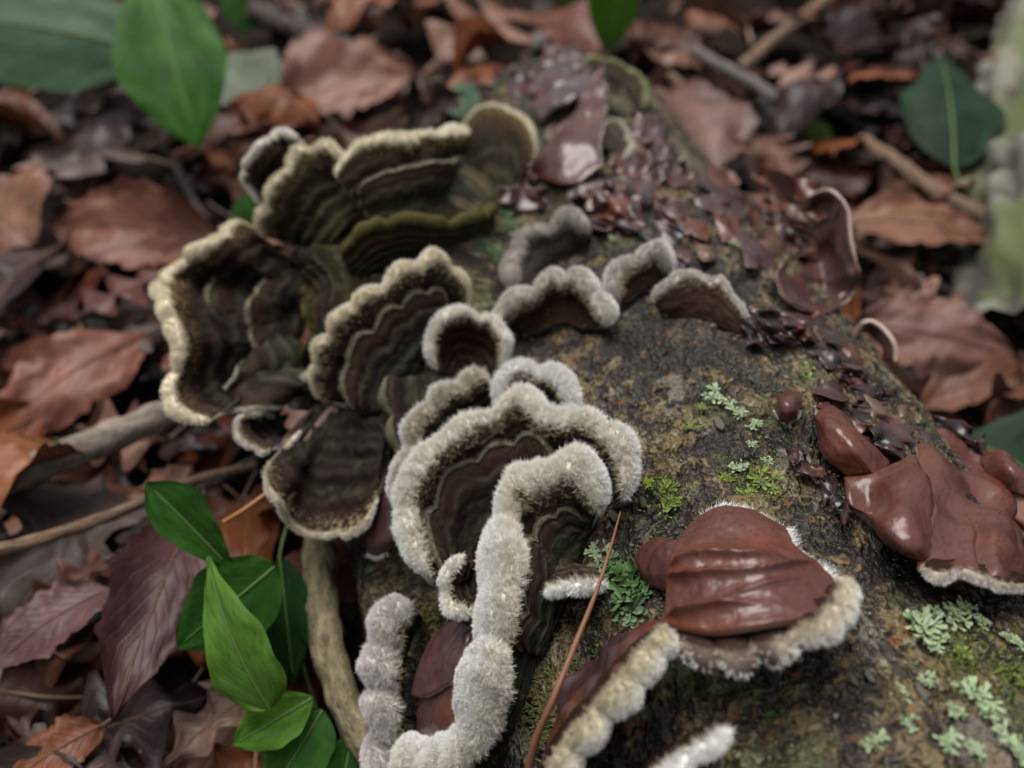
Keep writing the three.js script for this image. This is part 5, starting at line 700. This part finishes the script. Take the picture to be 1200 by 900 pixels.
twig('dark twig above the evergreen sprig', [G(140, 640, 0.04), G(220, 580, 0.042), G(300, 540, 0.04)], 0.0028, 0.002, 'dark', 3);
twig('grey twig lying in the litter behind the crest of the log', [G(812, 60, 0.03), G(850, 80, 0.03), G(905, 112, 0.03), G(965, 155, 0.025)], 0.0046, 0.003, 'grey', 4);
twig('tan twig reaching towards the mossy root', [G(1010, 165, 0.02), G(1058, 196, 0.025), G(1100, 228, 0.025), G(1185, 268, 0.025)], 0.0042, 0.0048, 'tan', 5);
twig('long tan twig slanting away behind the grey one', [G(866, 82, 0.02), G(910, 44, 0.02), G(960, 6, 0.025), G(1000, -30, 0.025)], 0.0045, 0.005, 'tan', 6);
twig('short tan twig below the grey one', [G(786, 88, 0.03), G(822, 124, 0.03), G(862, 168, 0.03)], 0.0028, 0.002, 'tan', 7);
twig('dark thin twig left of the stepping olive bracket', [G(204, 192, 0.03), G(222, 226, 0.03), G(242, 262, 0.03)], 0.0022, 0.0018, 'dark', 8);
twig('grey-brown branch behind the dark rusty leaf', [G(300, 14, 0.02), G(350, 36, 0.025), G(420, 62, 0.02)], 0.009, 0.007, 'dark', 9);
twig('upright grey stem behind the pale oak leaf', [G(634, 66, 0.0), P(636, 20, 0.74), P(634, -60, 0.72)], 0.008, 0.007, 'grey', 10);
twig('thin brown twig in the litter right of the pale pink leaf', [G(990, 178, 0.025), G(1060, 188, 0.025), G(1120, 150, 0.03)], 0.0022, 0.0016, 'dark', 11);
twig('mossy greenish stem standing under the drooping bracket', [P(372, 606, 0.290), P(375, 640, 0.280), P(376, 700, 0.270), P(388, 770, 0.260), P(412, 840, 0.252), P(446, 900, 0.246)], 0.0052, 0.0046, 'moss', 12, 'mossy_branch', 'branch');
{ // mossy root or log along the right edge
  const t = thing('mossy_root', 'grey mossy root with pale lichen ridges beside the ivy leaf', 'root', undefined, G(1250, 250));
  const c = curve([P(1290, -120, 0.86), P(1262, 60, 0.68), P(1240, 220, 0.545), P(1246, 330, 0.475), P(1262, 460, 0.41)]), nu = 90, nv = 60, pos = [], col = [], fr = c.computeFrenetFrames(nu, false);
  for (let i = 0; i <= nu; i++) { const p = c.getPointAt(i / nu); for (let j = 0; j <= nv; j++) { const a = j / nv * 6.2832, x = Math.cos(a), y = Math.sin(a), s = i / nu * 6, rid = Math.abs(noise(x * 2.2 + 5, y * 2.2, s * 0.7)), f = fbm(x * 4.5, y * 4.5, s * 5, 4), r = 0.052 * (1 + 0.5 * rid + 0.3 * f); const q = p.clone().addScaledVector(fr.normals[i], x * r).addScaledVector(fr.binormals[i], y * r); pos.push(q.x, q.y, q.z); let cc = mixc([0.03, 0.026, 0.022], [0.15, 0.145, 0.115], sm(0.16, 0.26, rid + 0.5 * f)); cc = mixc(cc, [0.08, 0.10, 0.03], sm(0.02, 0.2, fbm(x * 2, y * 2, s * 1.4 + 9, 3)) * 0.7); col.push(...cc); } }
  part('bark', gridGeo(pos, col, nu, nv), new THREE.MeshStandardMaterial({ vertexColors: true, roughness: 0.9 }), t);
}
console.log('plants done');

{ // loose flakes of bark on the log
  const r = rngOf(555), cols = [[0.09, 0.066, 0.045], [0.055, 0.042, 0.034], [0.12, 0.10, 0.06], [0.16, 0.145, 0.115]].map(c => new THREE.MeshStandardMaterial({ color: new THREE.Color().setRGB(...c.map(v => v * 0.42)), roughness: 0.8 }));
  const shapes = [0, 1, 2, 3, 4].map(k => { const g = new THREE.CylinderGeometry(1, 1.08, 0.16, 11, 1), q = g.attributes.position; for (let i = 0; i < q.count; i++) { const x = q.getX(i), z = q.getZ(i), a = Math.atan2(z, x), m = 1 + 0.4 * noise(Math.cos(a) * 1.6 + k * 7, Math.sin(a) * 1.6, k); q.setXYZ(i, x * m * 0.6, q.getY(i) - 0.16 * x * x + 0.1 * noise(x * 2, z * 2, k + 3), z * m * 1.3); } g.computeVertexNormals(); return g; });
  for (let k = 0; k < 75; k++) { const px = 640 + 560 * r(), py = 380 + 520 * r(), p = L(px, py); if (logSdf(p) > 0.0005) continue; const n = logNormal(p).add(V(r() - 0.5, r() - 0.5, r() - 0.5).multiplyScalar(0.35)).normalize(), z = logDir.clone().add(V(r() - 0.5, r() - 0.5, r() - 0.5).multiplyScalar(0.7)).cross(n).cross(n).negate().normalize(), x = n.clone().cross(z), s = 0.0008 + 0.0016 * r() * r(), m = shadows(new THREE.Mesh(shapes[k % 5], cols[Math.floor(r() * 4)])); m.name = 'bark_flake'; m.matrixAutoUpdate = true; m.applyMatrix4(new THREE.Matrix4().makeBasis(x.multiplyScalar(s), n.clone().multiplyScalar(s), z.multiplyScalar(s)).setPosition(p.clone().addScaledVector(n, 0.0003).sub(logGroup.position))); logGroup.add(m); }
}
{ // twiglets and leaf crumbs strewn through the litter
  const r = rngOf(777), gs = [];
  for (let k = 0; k < 260; k++) { const c = G(-40 + 1280 * r(), -40 + 960 * Math.pow(r(), 1.3), 0.008 + 0.022 * r()), a = r() * 6.283, len = 0.008 + 0.03 * r() * r(), d = V(Math.cos(a), 0.5 * (r() - 0.5), Math.sin(a)); if (logSdf(c) < 0.012) continue; const tw = tube([c.clone().addScaledVector(d, -len), c.clone().add(V(r() - 0.5, r() - 0.5, r() - 0.5).multiplyScalar(len * 0.4)), c.clone().addScaledVector(d, len)], 0.0005 + 0.0012 * r() * r(), 0.0005, 6, 5, k, 0.2), m = 0.5 + r(), col = [[0.11, 0.06, 0.035], [0.05, 0.034, 0.028], [0.17, 0.12, 0.075]][k % 3], cc = []; for (let q = 0; q < tw.attributes.position.count; q++) cc.push(col[0] * m, col[1] * m, col[2] * m); tw.setAttribute('color', new THREE.Float32BufferAttribute(cc, 3)); gs.push(tw); }
  const m = shadows(new THREE.Mesh(mergeGeometries(gs), new THREE.MeshStandardMaterial({ vertexColors: true, roughness: 0.8 }))); m.name = 'litter_debris'; m.userData = { kind: 'stuff', label: 'twiglets and crumbs strewn through the leaf litter', category: 'debris' }; scene.add(m);
}
console.log('hairs', hairTotal);
renderer.render(scene, camera);
